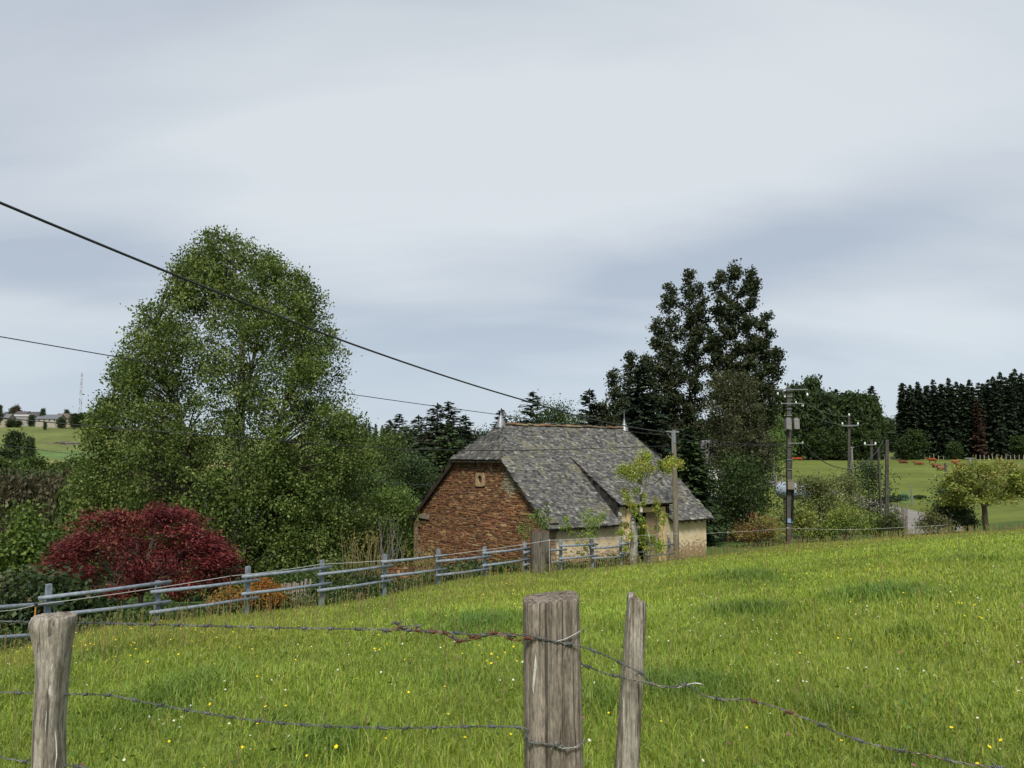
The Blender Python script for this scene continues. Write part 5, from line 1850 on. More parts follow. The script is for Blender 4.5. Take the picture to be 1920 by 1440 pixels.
# the wooden pole before the barn
YA = 35.5
f_ = spot(1269, YA)
root = empty('utility_pole', f_, 'grey wooden pole with a steel bracket standing before the barn side wall', 'utility pole')
top = at(1263, 812, YA) - f_
mb = MB(); mb.tube([(0, 0, -.5), tuple(top * .5), tuple(top)], [.135, .12, .105], 14)
mb.build('pole', M_POLEWOOD, root)
mb = MB(); mb.tube([tuple(top * .84 + Vector((-.08, -.115, 0))), tuple(top * 1.0 + Vector((-.08, -.1, .05)))], .05, 8)
mb.build('cable_sleeve', M_STEEL, root)
mb = MB()
mb.box(top.x - .36, top.x + .24, -.07, .05, top.z + .02, top.z + .10)
mb.box(top.x - .08, top.x + .06, -.12, -.06, top.z - .45, top.z + .14)
mb.tube([(top.x - .34, 0, top.z + .05), (top.x - .02, -.1, top.z - .35)], .02, 5)
mb.build('bracket', M_STEEL, root)
POLE_A = f_ + top

# the transformer pole
YB = 45.2
rootB, fB, HB = concrete_pole(1479, 727, YB, .29, .23, 'tall brown grey concrete pole with transformer boxes and crossarms', holes=False)


def rel(px, py):
    return at(px, py, YB) - fB


for py, xa, xb, yy in ((731, 1450, 1512, -.22), (757, 1462, 1505, -.22), (831, 1474, 1503, -.24)):
    a, b = rel(xa, py), rel(xb, py)
    mb = MB(); mb.box(a.x, b.x, yy - .04, yy + .03, a.z - .025, a.z + .025)
    mb.build('crossarm', M_STEEL, rootB)
for px, py, s in ((1456, 738, 1.1), (1469, 743, .9), (1511, 740, 1.3), (1463, 756, .7), (1490, 754, .9), (1503, 760, .8), (1502, 830, .9), (1460, 727, .7), (1468, 727, .7)):
    p_ = rel(px, py); insulator(rootB, (p_.x, -.22, p_.z - .07), s * .75)
for xa, xb, y0, y1, z0, z1 in ((1469, 1478, -.52, -.12, 805, 786), (1484, 1493, -.5, -.1, 805, 786)):
    a, b = rel(xa, z0), rel(xb, z1)
    mb = MB(); mb.box(a.x, b.x, y0, y1, a.z, b.z)
    mb.box(a.x + .05, b.x - .05, y0 + .05, y1 - .05, b.z - .003, b.z + .06)
    mb.build('transformer_box', M_LIGHTCONC, rootB)
mb = MB()
for py in (744, 767, 779, 792, 806, 837, 862, 880):
    p_ = rel(1479, py); mb.box(p_.x - .15, p_.x + .15, -.13, .13, p_.z - .022, p_.z + .022)
mb.build('steel_bands', M_STEEL, rootB, kind='stuff')
a, b = rel(1473, 917), rel(1485, 901)
mb = MB(); mb.box(a.x, b.x, -.42, -.14, a.z, b.z)
mb.box(a.x - .02, b.x + .02, -.44, -.13, b.z, b.z + .05)
mb.build('meter_box', plain('meter_box_concrete', (.15, .128, .10), .9, .1, 0, .2, 5, .2), rootB)
a, b = rel(1483, 976), rel(1485, 917)
mb = MB(); mb.tube([(a.x, -.2, a.z), (b.x, -.2, b.z)], .06, 8); mb.build('conduit', M_STEEL, rootB)
for xx in (-.145, .145):
    shB = at(1479, 727, YB).x - fB.x
    mb.tube([(xx, -.1, HB * .02), (xx * .95 + shB * .5, -.1, HB * .5), (xx * .85 + shB * .8, -.1, HB * .8)], .016, 6); mb.build('riser_cable', M_CABLE, rootB)
a, b = rel(1474, 980), rel(1486, 972)
mb = MB(); mb.box((a.x + b.x) / 2 - .155, (a.x + b.x) / 2 + .155, -.145, .145, a.z, b.z); mb.build('blue_band', plain('blue_paint', (.16, .24, .38), .6, .2), rootB)

rootC, fC, HC = concrete_pole(1592, 781, 75, .27, .20, 'dark ladder concrete pole with three white insulators in the middle distance')
a, b = at(1577, 798, 75) - fC, at(1608, 798, 75) - fC
mb = MB(); mb.box(a.x, b.x, -.26, -.17, a.z - .05, a.z + .05); mb.build('crossarm', M_STEEL, rootC)
for px, py in ((1578, 796), (1592, 779), (1607, 796)):
    p_ = at(px, py, 75) - fC; insulator(rootC, (p_.x, -.2 if py > 790 else 0, p_.z), 1.3)
rootD, fD, HD = concrete_pole(1663, 825, 60, .28, .22, 'nearer dark ladder concrete pole with a shorter twin at its back')
mb = MB(); mb.box(-.27, -.15, .3, .46, -.3, (at(1657, 840, 60) - fD).z); mb.build('brace_pole', M_CONC, rootD)
rootE, fE, HE = concrete_pole(1634, 824, 118, .36, .30, 'grey pole with a white crossarm beyond the round apple tree')
mb = MB(); z_ = (at(1634, 834, 118) - fE).z; mb.box(-.95, .75, -.3, -.22, z_ - .06, z_ + .06); mb.build('crossarm', M_LIGHTCONC, rootE)
for x in (-.9, .7):
    insulator(rootE, (x, -.25, z_ + .05), 2.2)
for px, top, Y, r_, m_, lab in ((1599.5, 840, 112, .13, M_LIGHTCONC, 'thin pale pole just behind the ladder pole'), (1598, 851, 116, .07, M_LIGHTCONC, 'slim white rod beside the thin pale pole'), (1452.5, 850, 106, .08, M_LIGHTCONC, 'slim pale pole in the pasture left of the transformer pole'), (1775, 868, 92, .12, M_CONC, 'grey green post behind the left edge of the hawthorn'), (1819, 860, 150, .28, M_LIGHTCONC, 'pale stub pole with a flat top bar above the hawthorn'), (1681, 780, 330, .2, M_LIGHTCONC, 'distant pole with a crossbar in the gap of the woods')):
    f_ = spot(px, Y); H = at(px, top, Y).z - f_.z
    root = empty('utility_pole', f_, lab, 'pole')
    mb = MB(); mb.tube([(0, 0, -.3), (0, 0, H)], [r_ * 1.2, r_], 8); mb.build('pole', m_, root)
    if px in (1819, 1681, 1599.5):
        w_ = {1819: .95, 1681: 1.6, 1599.5: .3}[px]
        mb = MB(); mb.box(-w_, w_, -.1, .1, H, H + .18); mb.build('crossbar', m_, root)


def cable(name, pts, rad, m, lab, n=40, seg=6, ext=0.0, cat='cable'):
    """a hanging line through points of the place (smooth in space), ext = how far it runs on past its first point"""
    P = np.array([tuple(p_) for p_ in pts])
    d = np.concatenate([[0], np.cumsum(np.hypot(np.diff(P[:, 0]), np.diff(P[:, 1])))])
    s = np.linspace(-ext, d[-1], n)
    deg = min(len(P) - 1, 3)
    kz = np.polyfit(d, P[:, 2], 2 if len(P) >= 3 else 1)
    res = P[:, 2] - np.polyval(kz, d)
    Q = []
    for t_ in s:
        u = t_ / d[-1]
        Q.append((P[0, 0] + (P[-1, 0] - P[0, 0]) * u, P[0, 1] + (P[-1, 1] - P[0, 1]) * u, float(np.polyval(kz, t_) + np.interp(t_, d, res))))
    mb = MB(); mb.tube(Q, rad, seg)
    o = mb.build(name, m, None, True)
    return tag(o, lab, cat)


def on_plane(px, py, A, B):
    """where the line of sight through the pixel meets the upright plane through A and B"""
    u = (px - 960) / F
    den_ = (B.x - A.x) - u * (B.y - A.y)
    # at() has X = a*k with k depending slightly on the row, so solve by iteration
    Y = A.y
    for _ in range(12):
        x = at(px, py, Y).x / Y
        s = (x * A.y - A.x) / ((B.x - A.x) - x * (B.y - A.y))
        Y = A.y + s * (B.y - A.y)
    return at(px, py, Y)


A0 = at(0, 380, 11.0)
pts = [A0] + [on_plane(a, b, A0, POLE_A) for a, b in ((330, 516), (640, 637), (985, 750), (1085, 779))] + [POLE_A + Vector((-.2, -.1, .02))]
cable('thick_cable', pts, .023, M_CABLE, 'thick black twisted cable sweeping down across the sky to the wooden pole', 60, 8, 8)
A1 = at(0, 631, 16.0); E1 = POLE_A + Vector((-.25, 0, -.12))
cable('overhead_wire', [A1] + [on_plane(a, b, A1, E1) for a, b in ((330, 688), (650, 738), (940, 778))] + [E1], .012, M_CABLE, 'thin wire crossing the middle of the birch and passing just above the barn ridge', 50, 5, 8)
A2 = at(0, 783, 24.0); E2 = POLE_A + Vector((-.1, -.1, -.58))
cable('overhead_wire', [A2] + [on_plane(a, b, A2, E2) for a, b in ((150, 797), (430, 818), (760, 842), (985, 844), (1130, 840))] + [E2], .016, M_CABLE, 'dark wire running low across the birch and in front of the slate roof', 60, 5, 8)
A3 = at(0, 833, 38.0); E3 = at(846, 912, 40.5)
cable('overhead_wire', [A3, on_plane(180, 857, A3, E3), on_plane(700, 903, A3, E3), E3], .013, M_CABLE, 'lowest thin wire ending behind the left slope of the barn roof', 40, 5, 8)
EB = fB + rel(1502, 831) + Vector((0, -.25, 0)); EBl = fB + rel(1474, 832) + Vector((0, -.25, 0))
for d_, sg, lab in ((Vector((.2, 0, 0)), 6, 'upper of two lines between the wooden pole and the transformer pole'), (Vector((.2, 0, -.25)), 11, 'lower of two lines between the wooden pole and the transformer pole')):
    S_ = POLE_A + d_
    mid = at(1372, 824 + sg, (S_.y + EBl.y) / 2); mid = on_plane(1372, 824 + sg, S_, EBl)
    cable('overhead_wire', [S_, mid, EBl], .016, M_CABLE, lab, 24, 5)
TD = fD + Vector((0, -.1, HD - .05))
cable('service_cable', [EB] + [on_plane(a, b, EB, TD) for a, b in ((1520, 847), (1545, 866), (1575, 877), (1600, 879), (1625, 864), (1645, 845))] + [TD], .03, M_CABLE, 'sagging service cable between the transformer pole and the nearer ladder pole', 36, 6)
for (x0, y0), (xm, ym), (x1, y1), lab in (((1511, 745), (1550, 783), (1607, 796), 'right of the three line wires from the transformer pole to the ladder pole'), ((1494, 745), (1548, 774), (1592, 780), 'middle of the three line wires running to the top of the ladder pole'), ((1468, 748), (1530, 783), (1578, 796), 'left of the three line wires from the transformer pole to the ladder pole')):
    S_ = at(x0, y0, YB - .2); T_ = at(x1, y1, 74.8)
    if xm == 1548:
        S_ = at(x0, y0, YB - .2)
    cable('line_wire', [S_, on_plane(xm, ym, S_, T_), T_], .014, plain('copper_green', (.12, .14, .10), .6, .3, .3, .2, 8, 0) if 'wire_green' not in bpy.data.materials else None, lab, 26, 5)
S_ = fC + Vector((.2, 0, HC * .66)); T_ = fE + Vector((-.9, -.25, (at(1634, 833, 118) - fE).z))
cable('line_wire', [S_, T_], .015, M_CABLE, 'short wire from the ladder pole to the white crossarm', 8, 5)

# ---------------------------------------------------------------- blue pipe fence
root = empty('pipe_fence', (FX0, FY0, 0), 'blue grey steel pipe fence with overlapping rails along the meadow', 'fence')


def fpt(i, off=0.0):
    return Vector((FX0 + FDX * i, FY0 + FDY * i, 0)) + Vector((nxv, nyv, 0)) * off


#        i : picture rows of the post top and of the four rail brackets (from the photograph)
FT = {0: (1095, 1118, 1132, 1152, 1190), 1: (1089, 1092, 1107, 1130, 1145), 2: (1062, 1079, 1089, 1111, 1122), 3: (1050, 1064, 1075, 1095, 1105), 4: (1039, 1052, 1061, 1079, 1089), 5: (1030, 1042, 1051, 1068, 1077), 6: (1025, 1036, 1043.5, 1059, 1067), 7: (1016, 1028, 1035, 1049, 1058),
      8: (1012, 1022.5, 1031, 1046.5, 1054), 9: (1009, 1021, 1026.5, 1042, 1045.5), 10: (1008, 1019, 1024.5, 1037, 1044), 11: (1008, 1016.5, 1022, 1034, 1040), 12: (1008, 1016, 1021, 1032, 1038)}
axis = Vector((FDX, FDY, 0)).normalized()
zt = {}
for i in range(-2, 13):
    g = fpt(i); gz_ = gz(g.x, g.y)
    if FT.get(i):
        px = 960 + F * g.x / g.y
        zz = [at(px, r_, g.y).z for r_ in FT[i]]
    else:
        zz = [gz_ + 1.05, gz_ + .88, gz_ + .74, gz_ + .42, gz_ + .28]
    zt[i] = zz
    mb = MB()
    b_ = .043
    mb.box(-b_, b_, -b_, b_, gz_ - .5, zz[0])
    o = mb.build('post', M_PIPE, root)
    o.location = g - Vector((FX0, FY0, 0)); o.rotation_euler = (0, 0, math.atan2(FDY, FDX) + (.0 if i % 2 else .05))
for i in range(-2, 12):
    for sl_ in ((1, 3) if i % 2 == 0 else (2, 4)):      # bays use the upper and the lower brackets in turn
        off = -.095
        a = fpt(i if i != 7 else 7.35, off) - axis * (.2 if i != 7 else 0); b = fpt(i + 1, off) + axis * .22
        a.z, b.z = zt[i][sl_], zt[i + 1][sl_]
        mb = MB(); mb.tube([a - Vector((FX0, FY0, 0)), (a + b) / 2 - Vector((FX0, FY0, .012)), b - Vector((FX0, FY0, 0))], .038, 10)
        mb.build('rail', M_PIPE, root, True)
# short stub rails at the stump
for rr_ in (2, 4):
    a = fpt(6.9, -.085); b = fpt(7.12, -.085); a.z = b.z = zt[7][rr_]
    mb = MB(); mb.tube([a - Vector((FX0, FY0, 0)), b - Vector((FX0, FY0, 0))], .043, 10); mb.build('rail', M_PIPE, root, True)

# stump at the fence
YS = 25.7
f_ = spot(1012, YS)
root = empty('tree_stump', f_, 'thick broken grey tree stump standing in the line of the pipe fence', 'stump')
rg = np.random.default_rng(55)
H = at(1010, 996, YS).z - f_.z
n_, m_ = 20, 9
v, q = [], []
for j in range(m_):
    z_ = -.2 + (H + .2) * j / (m_ - 1)
    for k in range(n_):
        a = 2 * math.pi * k / n_
        r_ = .29 * (1.15 - .12 * j / (m_ - 1)) * (1 + .10 * math.sin(3 * a + .6) + .07 * math.sin(5 * a + j * .4) + rg.uniform(-.035, .035))
        if 0 < a < 1.3 and j > m_ - 6:
            r_ *= .82
        v.append((r_ * math.cos(a), r_ * math.sin(a), z_ + (rg.uniform(-.05, .07) if j == m_ - 1 else 0)))
for j in range(m_ - 1):
    for k in range(n_):
        q.append((j * n_ + k, j * n_ + (k + 1) % n_, (j + 1) * n_ + (k + 1) % n_, (j + 1) * n_ + k))
mb = MB(); mb.add(v, q)
mb.build('trunk', wood('stump_wood', (.085, .075, .062), (.135, .12, .10), (.05, .04, .03), .3), root, True)
mb = MB()
top_ = [v[(m_ - 1) * n_ + k] for k in range(n_)]
mb.add([(x * .97, y * .97, z_ - .03) for x, y, z_ in top_] + [(0, 0, H - .12)], t=[(n_, k, (k + 1) % n_) for k in range(n_)])
mb.build('broken_top', plain('rotten_wood', (.085, .045, .032), .95, .1, 0, .5, 10, .8, bd=.05), root)
P_ = rg.normal(0, 1, (260, 3)) * (.09, .09, .22) + np.array((.26, -.17, .25))
link('moss', mesh_np('moss', leaf_mesh(P_, .06, .05, rg, .5), quads(260), M_LEAF, leaf_cols(rg, rg.integers(0, 9, 260), [(.085, .065, .025), (.07, .06, .03), (.06, .07, .025)])), root, kind='stuff')

# electric fence: stakes and tape
def stake(px, top, base, Y, r_, m_, lab, cap=None):
    f_ = spot(px, Y); a = at(px, base, Y); b = at(top[0], top[1], Y)
    root = empty('electric_stake', f_, lab, 'stake')
    mb = MB(); mb.tube([Vector((0, 0, -.25)), b - f_], r_, 6); mb.build('rod', m_, root)
    mb = MB(); mb.lathe([(r_ * 2.2, -.02), (r_ * 2.6, 0), (r_ * 2.2, .03)], 8); mb.build('insulator', cap or M_CABLE, root).location = b - f_
    return b


M_ORG = plain('orange_rod', (.42, .20, .05), .6, .3, 0, .2, 8, 0)
def before(i, d):
    return fpt(i, -d)


t0 = stake(60, (67, 1134), 1218, 13.3, .012, M_ORG, 'orange plastic stake behind the rotten topped post')
t1 = stake(432, (432, 1080), 1162, 16.9, .009, M_RUST, 'thin rusty stake before the orange shrub')
t2 = stake(814, (814, 1043), 1095, 22.1, .009, M_RUST, 'thin rusty stake beside the pipe fence left of the gable')
t3 = stake(1030, (1030, 1013), 1060, 25.3, .007, M_TAPE, 'white stake on the right side of the stump', M_TAPE)
t4 = stake(1254, (1252, 1001), 1032, 31.5, .010, M_RUST, 'rusty stake between the plum tree and the wooden pole', M_TAPE)
t5 = stake(1365, (1365, 998), 1022, 37.5, .010, M_RUST, 'stake with white cap right of the barn', M_TAPE)
t6 = stake(1477, (1477, 990), 1012, 43.4, .012, M_RUST, 'stake with white cap at the transformer pole', M_TAPE)
t7 = stake(1595, (1595, 993), 1010, 43.6, .010, M_RUST, 'stake with white cap among the yellow green elders', M_TAPE)
t8 = stake(1701, (1701, 988), 1000, 43.2, .010, M_RUST, 'low dark stake by the lane bend')
t9 = at(1775, 984, 43)
tt = [at(0, 1146, 12.6), t0, t1, at(600, 1058, 19.3), t2, t3, t4, t5, t6, t7, t8, t9]
for nm, dz_, rad, lab in (('electric_tape', 0, .0055, 'white electric fence cord strung along the meadow edge'),):
    mb = MB()
    Q = []
    ext = tt[0] + (tt[0] - tt[1]) * 2
    seq = [ext] + tt
    for a, b in zip(seq[:-1], seq[1:]):
        for s in np.linspace(0, 1, 9)[:-1]:
            p_ = a.lerp(b, s); p_.z -= .02 * 4 * s * (1 - s)
            Q.append(p_)
    Q.append(seq[-1])
    mb.tube(Q, rad, 5)
    o = mb.build(nm, M_TAPE, None); tag(o, lab, 'fence cord')

# picket fence and low mossy wall behind the pipe fence
f_ = spot(556, 22.5)
root = empty('picket_fence', f_, 'low weathered picket fence beside the orange shrub', 'fence')
rg = np.random.default_rng(8)
M_PICK = wood('picket_wood', (.17, .145, .12), (.26, .235, .20), (.11, .09, .07), .7)
for k in range(15):
    x = -.40 + k * .056
    h = .52 + rg.uniform(-.04, .04) + k * .006
    mb = MB(); w_ = .022
    yy = rg.uniform(-.012, .012); le = rg.normal(0, .012)
    mb.hexa([(x + s * w_ + (le if z_ > 0 else 0), yy + d, z_) for z_ in (-.15, h) for d in (-.011, .011) for s in (-1, 1)])
    mb.build('slat', M_PICK, root)
for z_ in (.12, .40):
    mb = MB(); mb.box(-.44, .44, .026, .05, z_, z_ + .035); mb.build('rail', M_PICK, root)
mb = MB(); mb.tube([(.26, -.09, -.3), (.28, -.09, .66)], [.05, .045], 8); mb.build('post', M_PICK, root)
f_ = spot(762, 27.0)
root = empty('low_wall', f_, 'ruined low stone wall with a mossy top left of the gable', 'wall', rz=R(18))
rg = np.random.default_rng(9)
wallb = MB(); wallb.box(-.95, .95, .06, .4, -.5, .52); wallb.build('core', M_MORTAR, root)
z_ = -.15
while z_ < .55:
    h = rg.uniform(.07, .13); x = -1.0
    while x < .98:
        l_ = rg.uniform(.12, .36)
        mb = MB(); c_ = cols[rng.choice(len(cols), p=wts)] * rg.uniform(.55, 1.05)
        mb.hexa([(a + rg.uniform(-.012, .012), b, zz + rg.uniform(-.01, .01)) for zz in (z_, z_ + h - .01) for b in (rg.uniform(-.03, .02), .2) for a in (x, x + l_ - .014)], c_)
        mb.build('stone', M_STONE, root)
        x += l_
    z_ += h
n_ = 900
P_ = np.stack([rg.uniform(-1, 1, n_), rg.uniform(-.05, .42, n_), .58 + rg.random(n_)**2 * .08], -1)
link('moss', mesh_np('moss', leaf_mesh(P_, .06, .05, rg, .8), quads(n_), M_LEAF, leaf_cols(rg, rg.integers(0, 20, n_), [(.11, .09, .025), (.085, .08, .025), (.15, .105, .03)])), root, kind='stuff')

# ---------------------------------------------------------------- foreground posts and barbed wire
def post_mesh(name, rows_, m, seed, n=56, m_=70, groove=.035, shape=lambda a, f: 1.0, split=(), top_tilt=0.0, top_noise=.004):
    """rows_: (z, centre x, centre y, radius x, radius y); seamless skin with grooves along the fibres and a sawn top"""
    rg = np.random.default_rng(seed)
    zz = np.array([r_[0] for r_ in rows_])
    zs = np.linspace(zz[0], zz[-1], m_)
    cxx, cyy, rx, ry = [np.interp(zs, zz, [r_[i] for r_ in rows_]) for i in (1, 2, 3, 4)]
    gr = rg.uniform(-1, 1, n); gr = (gr + np.roll(gr, 1)) * .5
    gr2 = rg.uniform(-1, 1, n)
    v, q = [], []
    for j in range(m_):
        f = j / (m_ - 1)
        for k in range(n):
            a = 2 * math.pi * k / n
            w = gr[k] * math.cos(f * 2.1 + k) * .5 + gr[k] * .6 + gr2[k] * .35
            r_ = 1 + groove * w + .012 * math.sin(f * 9 + 2 * a)
            for (sa, sw, sd, f0, f1) in split:
                d = abs((a - sa + math.pi) % (2 * math.pi) - math.pi)
                if d < sw and f0 < f < f1:
                    r_ -= sd * (1 - d / sw) * min(1, (f - f0) * 12, (f1 - f) * 20 + .4)
            r_ *= shape(a, f)
            z_ = zs[j]
            if j == m_ - 1:
                z_ += rg.uniform(-1, 1) * top_noise
            z_ += top_tilt * math.cos(a) * rx[j] * (f**8)
            v.append((cxx[j] + rx[j] * r_ * math.cos(a), cyy[j] + ry[j] * r_ * math.sin(a), z_))
    for j in range(m_ - 1):
        for k in range(n):
            q.append((j * n + k, j * n + (k + 1) % n, (j + 1) * n + (k + 1) % n, (j + 1) * n + k))
    e = (m_ - 1) * n
    t = []
    b0 = len(v)
    for s in (.97, .6, .25):
        for k in range(n):
            x, y, z_ = v[e + k]
            v.append((cxx[-1] + (x - cxx[-1]) * s, cyy[-1] + (y - cyy[-1]) * s, z_ + (.004 if s > .9 else .006 + rg.uniform(-.002, .002))))
    for ri in range(3):
        s0 = e if ri == 0 else b0 + (ri - 1) * n
        s1 = b0 + ri * n
        for k in range(n):
            q.append((s0 + k, s0 + (k + 1) % n, s1 + (k + 1) % n, s1 + k))
    v.append((cxx[-1], cyy[-1], zs[-1] + .006))
    for k in range(n):
        t.append((len(v) - 1, b0 + 2 * n + k, b0 + 2 * n + (k + 1) % n))
    mb = MB(); mb.add(v, q, t)
    return mb.mesh(name, m, True)


def superell(p_):
    return lambda a, f: 1.0 / ((abs(math.cos(a))**p_ + abs(math.sin(a))**p_)**(1 / p_))


M_STREAK = plain('bird_lime', (.36, .35, .33), .9, .1, 0, .3, 60, .2)
# thick post: two sawn flats, rounded edges, deep drying cracks in its right half
YP = 2.10
T_ = at(1035, 1131, YP); Bm = at(1041, 1440, YP)
slope = (Bm.x - T_.x) / (T_.z - Bm.z)
fp = Vector((T_.x + slope * (T_.z + .12), YP + .07, 0.0))
root = empty('fence_post', (fp.x, fp.y, 0), 'thick square cut weathered fence post in the middle of the foreground', 'fence post')
rw = [(z_, T_.x + slope * (T_.z - z_) - fp.x, 0, (.0745 + .007 * (T_.z - z_)), .078) for z_ in (-.25, .3, .7, 1.0, T_.z)]
me = post_mesh('post', rw, M_POST_A, 4, 120, 100, .016, superell(4.2), ((R(-66), .13, .12, .0, .90), (R(-80), .035, .10, .0, .93), (R(-52), .03, .10, .0, .97), (R(-38), .06, .06, .1, .985), (R(-110), .02, .035, .80, .985), (R(-100), .025, .04, .0, .86), (R(-135), .02, .03, .2, .96), (R(-122), .015, .02, .86, .99)), .12, .0012)
link('post', me, root)
mb = MB()
for (xa, ya), (xb, yb), w_ in (((1004, 1232), (1000, 1288), .0035),):
    a, b = at(xa, ya, YP - .012), at(xb, yb, YP - .012)
    a, b = a - Vector((fp.x, fp.y, 0)), b - Vector((fp.x, fp.y, 0))
    mb.add([a + Vector((0, 0, .01)), a + Vector((-w_, -.002, -.02)), a + Vector((w_, -.002, -.02)), b + Vector((-w_ * .8, -.001, 0)), b + Vector((w_ * .8, -.001, 0)), b + Vector((0, 0, -.02))],
           [(1, 3, 4, 2)], [(0, 1, 2), (3, 5, 4)])
mb.build('white_streak', M_STREAK, root)

# rotten topped round post on the left
YL_ = 2.2
YC_ = YL_ + .06
Tl = at(100, 1157, YC_); Bl = at(92, 1440, YC_)
sl = (Bl.x - Tl.x) / (Tl.z - Bl.z)
fpl = Vector((Bl.x, YL_ + .06, 0))
root = empty('fence_post', (fpl.x, fpl.y, 0), 'pale round fence post with a flared rotten top at the left of the foreground', 'fence post')
hw = lambda a, b: (b - a) / 2 / F * YL_
rowsl = [(1440, 66, 118), (1350, 69, 117), (1270, 73, 124), (1235, 72, 128), (1200, 66, 133), (1175, 60, 138), (1165, 60, 140), (1157, 64, 140)]
rw = []
for py, a, b in rowsl:
    A_, B_ = at(a, py, YC_), at(b, py, YC_)
    r_ = (B_.x - A_.x) / 2
    rw.append((A_.z, (A_.x + B_.x) / 2 - fpl.x, 0, r_, max(.045, r_ * .85)))
rw.insert(0, (-.25, rw[0][1], 0, rw[0][3], rw[0][4]))
me = post_mesh('post', rw, M_POST_B, 9, 110, 110, .022, superell(2.4), ((R(-112), .16, .20, .885, .975), (R(-118), .12, .12, .84, .92), (R(-103), .07, .10, .80, .90), (R(-72), .04, .06, .2, .84), (R(-105), .03, .06, .5, .79), (R(-125), .04, .06, .0, .82), (R(-60), .03, .05, .0, .9), (R(-92), .03, .06, .93, 1.0), (R(-80), .02, .05, .90, 1.0)), .02, .003)
link('post', me, root)
mb = MB()
for pts_, w_ in ((((104, 1440), (107, 1415), (106, 1390), (104, 1370)), .0016), (((95, 1284), (94, 1292), (93, 1302)), .0034), (((99, 1242), (98, 1250), (97, 1258)), .0016), (((88, 1333), (87, 1350), (86, 1370)), .0012)):
    P_ = [at(a, b, YL_ - .008) - Vector((fpl.x, fpl.y, 0)) for a, b in pts_]
    n0 = len(P_)
    v = [p_ + Vector((s * w_ * (1 if 0 < i < n0 - 1 or n0 == 2 else .4), -.002, 0)) for i, p_ in enumerate(P_) for s in (-1, 1)]
    mb.add(v, [(2 * i, 2 * i + 1, 2 * i + 3, 2 * i + 2) for i in range(n0 - 1)])
mb.build('white_streaks', M_STREAK, root, kind='stuff')

# thin leaning stake
YT = 2.13
Tt = at(1197, 1131, YT); Bt = at(1179, 1440, YT)
st_ = (Bt.x - Tt.x) / (Tt.z - Bt.z)
fpt_ = Vector((Tt.x + st_ * (Tt.z + .1), YT + .03, 0))
root = empty('fence_post', (fpt_.x, fpt_.y, 0), 'thin leaning split wood stake beside the thick post', 'fence post')
rw = [(z_, Tt.x + st_ * (Tt.z - z_) - fpt_.x, 0, .0245 + .0085 * min(1, (Tt.z - z_) / .5), .027) for z_ in (-.2, .3, .6, .9, 1.1, Tt.z)]
me = post_mesh('post', rw, M_POST_C, 14, 80, 90, .04, superell(3.0), ((R(-95), .09, .16, .1, .9), (R(-60), .06, .12, .35, 1.0), (R(-130), .06, .10, .0, .8)), -.5, .006)
link('post', me, root)

# barbed wire
bm_ = MB()
for k in range(2):
    pts_ = []
    for j in range(13):
        a = j / 12 * 2 * math.pi * 1.5 + k * math.pi
        pts_.append((-.006 + j * .001, .0036 * math.cos(a), .0036 * math.sin(a)))
    d0 = Vector(pts_[0]) + Vector((-.004, .010 * (1 if k else -1), .013)); d1 = Vector(pts_[-1]) + Vector((.004, -.010 * (1 if k else -1), -.013))
    bm_.tube([d0] + pts_ + [d1], [.0006] + [.0015] * 13 + [.0006], 5, (.10, .105, .10))
barb_me = bm_.mesh('barb', M_WIRE, True)
bm_ = MB()
for k in range(2):
    pts_ = [(-.006 + j * .001, .0036 * math.cos(j / 12 * 9.4 + k * math.pi), .0036 * math.sin(j / 12 * 9.4 + k * math.pi)) for j in range(13)]
    d0 = Vector(pts_[0]) + Vector((-.004, .008 * (1 if k else -1), .015)); d1 = Vector(pts_[-1]) + Vector((.004, -.010 * (1 if k else -1), -.011))
    bm_.tube([d0] + pts_ + [d1], [.0004] + [.0015] * 13 + [.0004], 5, (.11, .05, .028))
rbarb_me = bm_.mesh('barb', M_WIRE, True)


def smooth_path(P, per=10):
    P = [Vector(p_) for p_ in P]
    out_ = []
    for i in range(len(P) - 1):
        p0, p1, p2, p3 = P[max(i - 1, 0)], P[i], P[i + 1], P[min(i + 2, len(P) - 1)]
        for s in np.linspace(0, 1, per, endpoint=False):
            out_.append(.5 * ((2 * p1) + (p2 - p0) * s + (2 * p0 - 5 * p1 + 4 * p2 - p3) * s * s + (3 * p1 - p0 - 3 * p2 + p3) * s**3))
    out_.append(P[-1])
    return out_


def resample(P, step):
    d = [0]
    for a, b in zip(P[:-1], P[1:]):
        d.append(d[-1] + (b - a).length)
    n_ = max(2, int(d[-1] / step))
    s = np.linspace(0, d[-1], n_)
    A = np.array([tuple(p_) for p_ in P])
    return [Vector((np.interp(t_, d, A[:, 0]), np.interp(t_, d, A[:, 1]), np.interp(t_, d, A[:, 2]))) for t_ in s], d[-1]


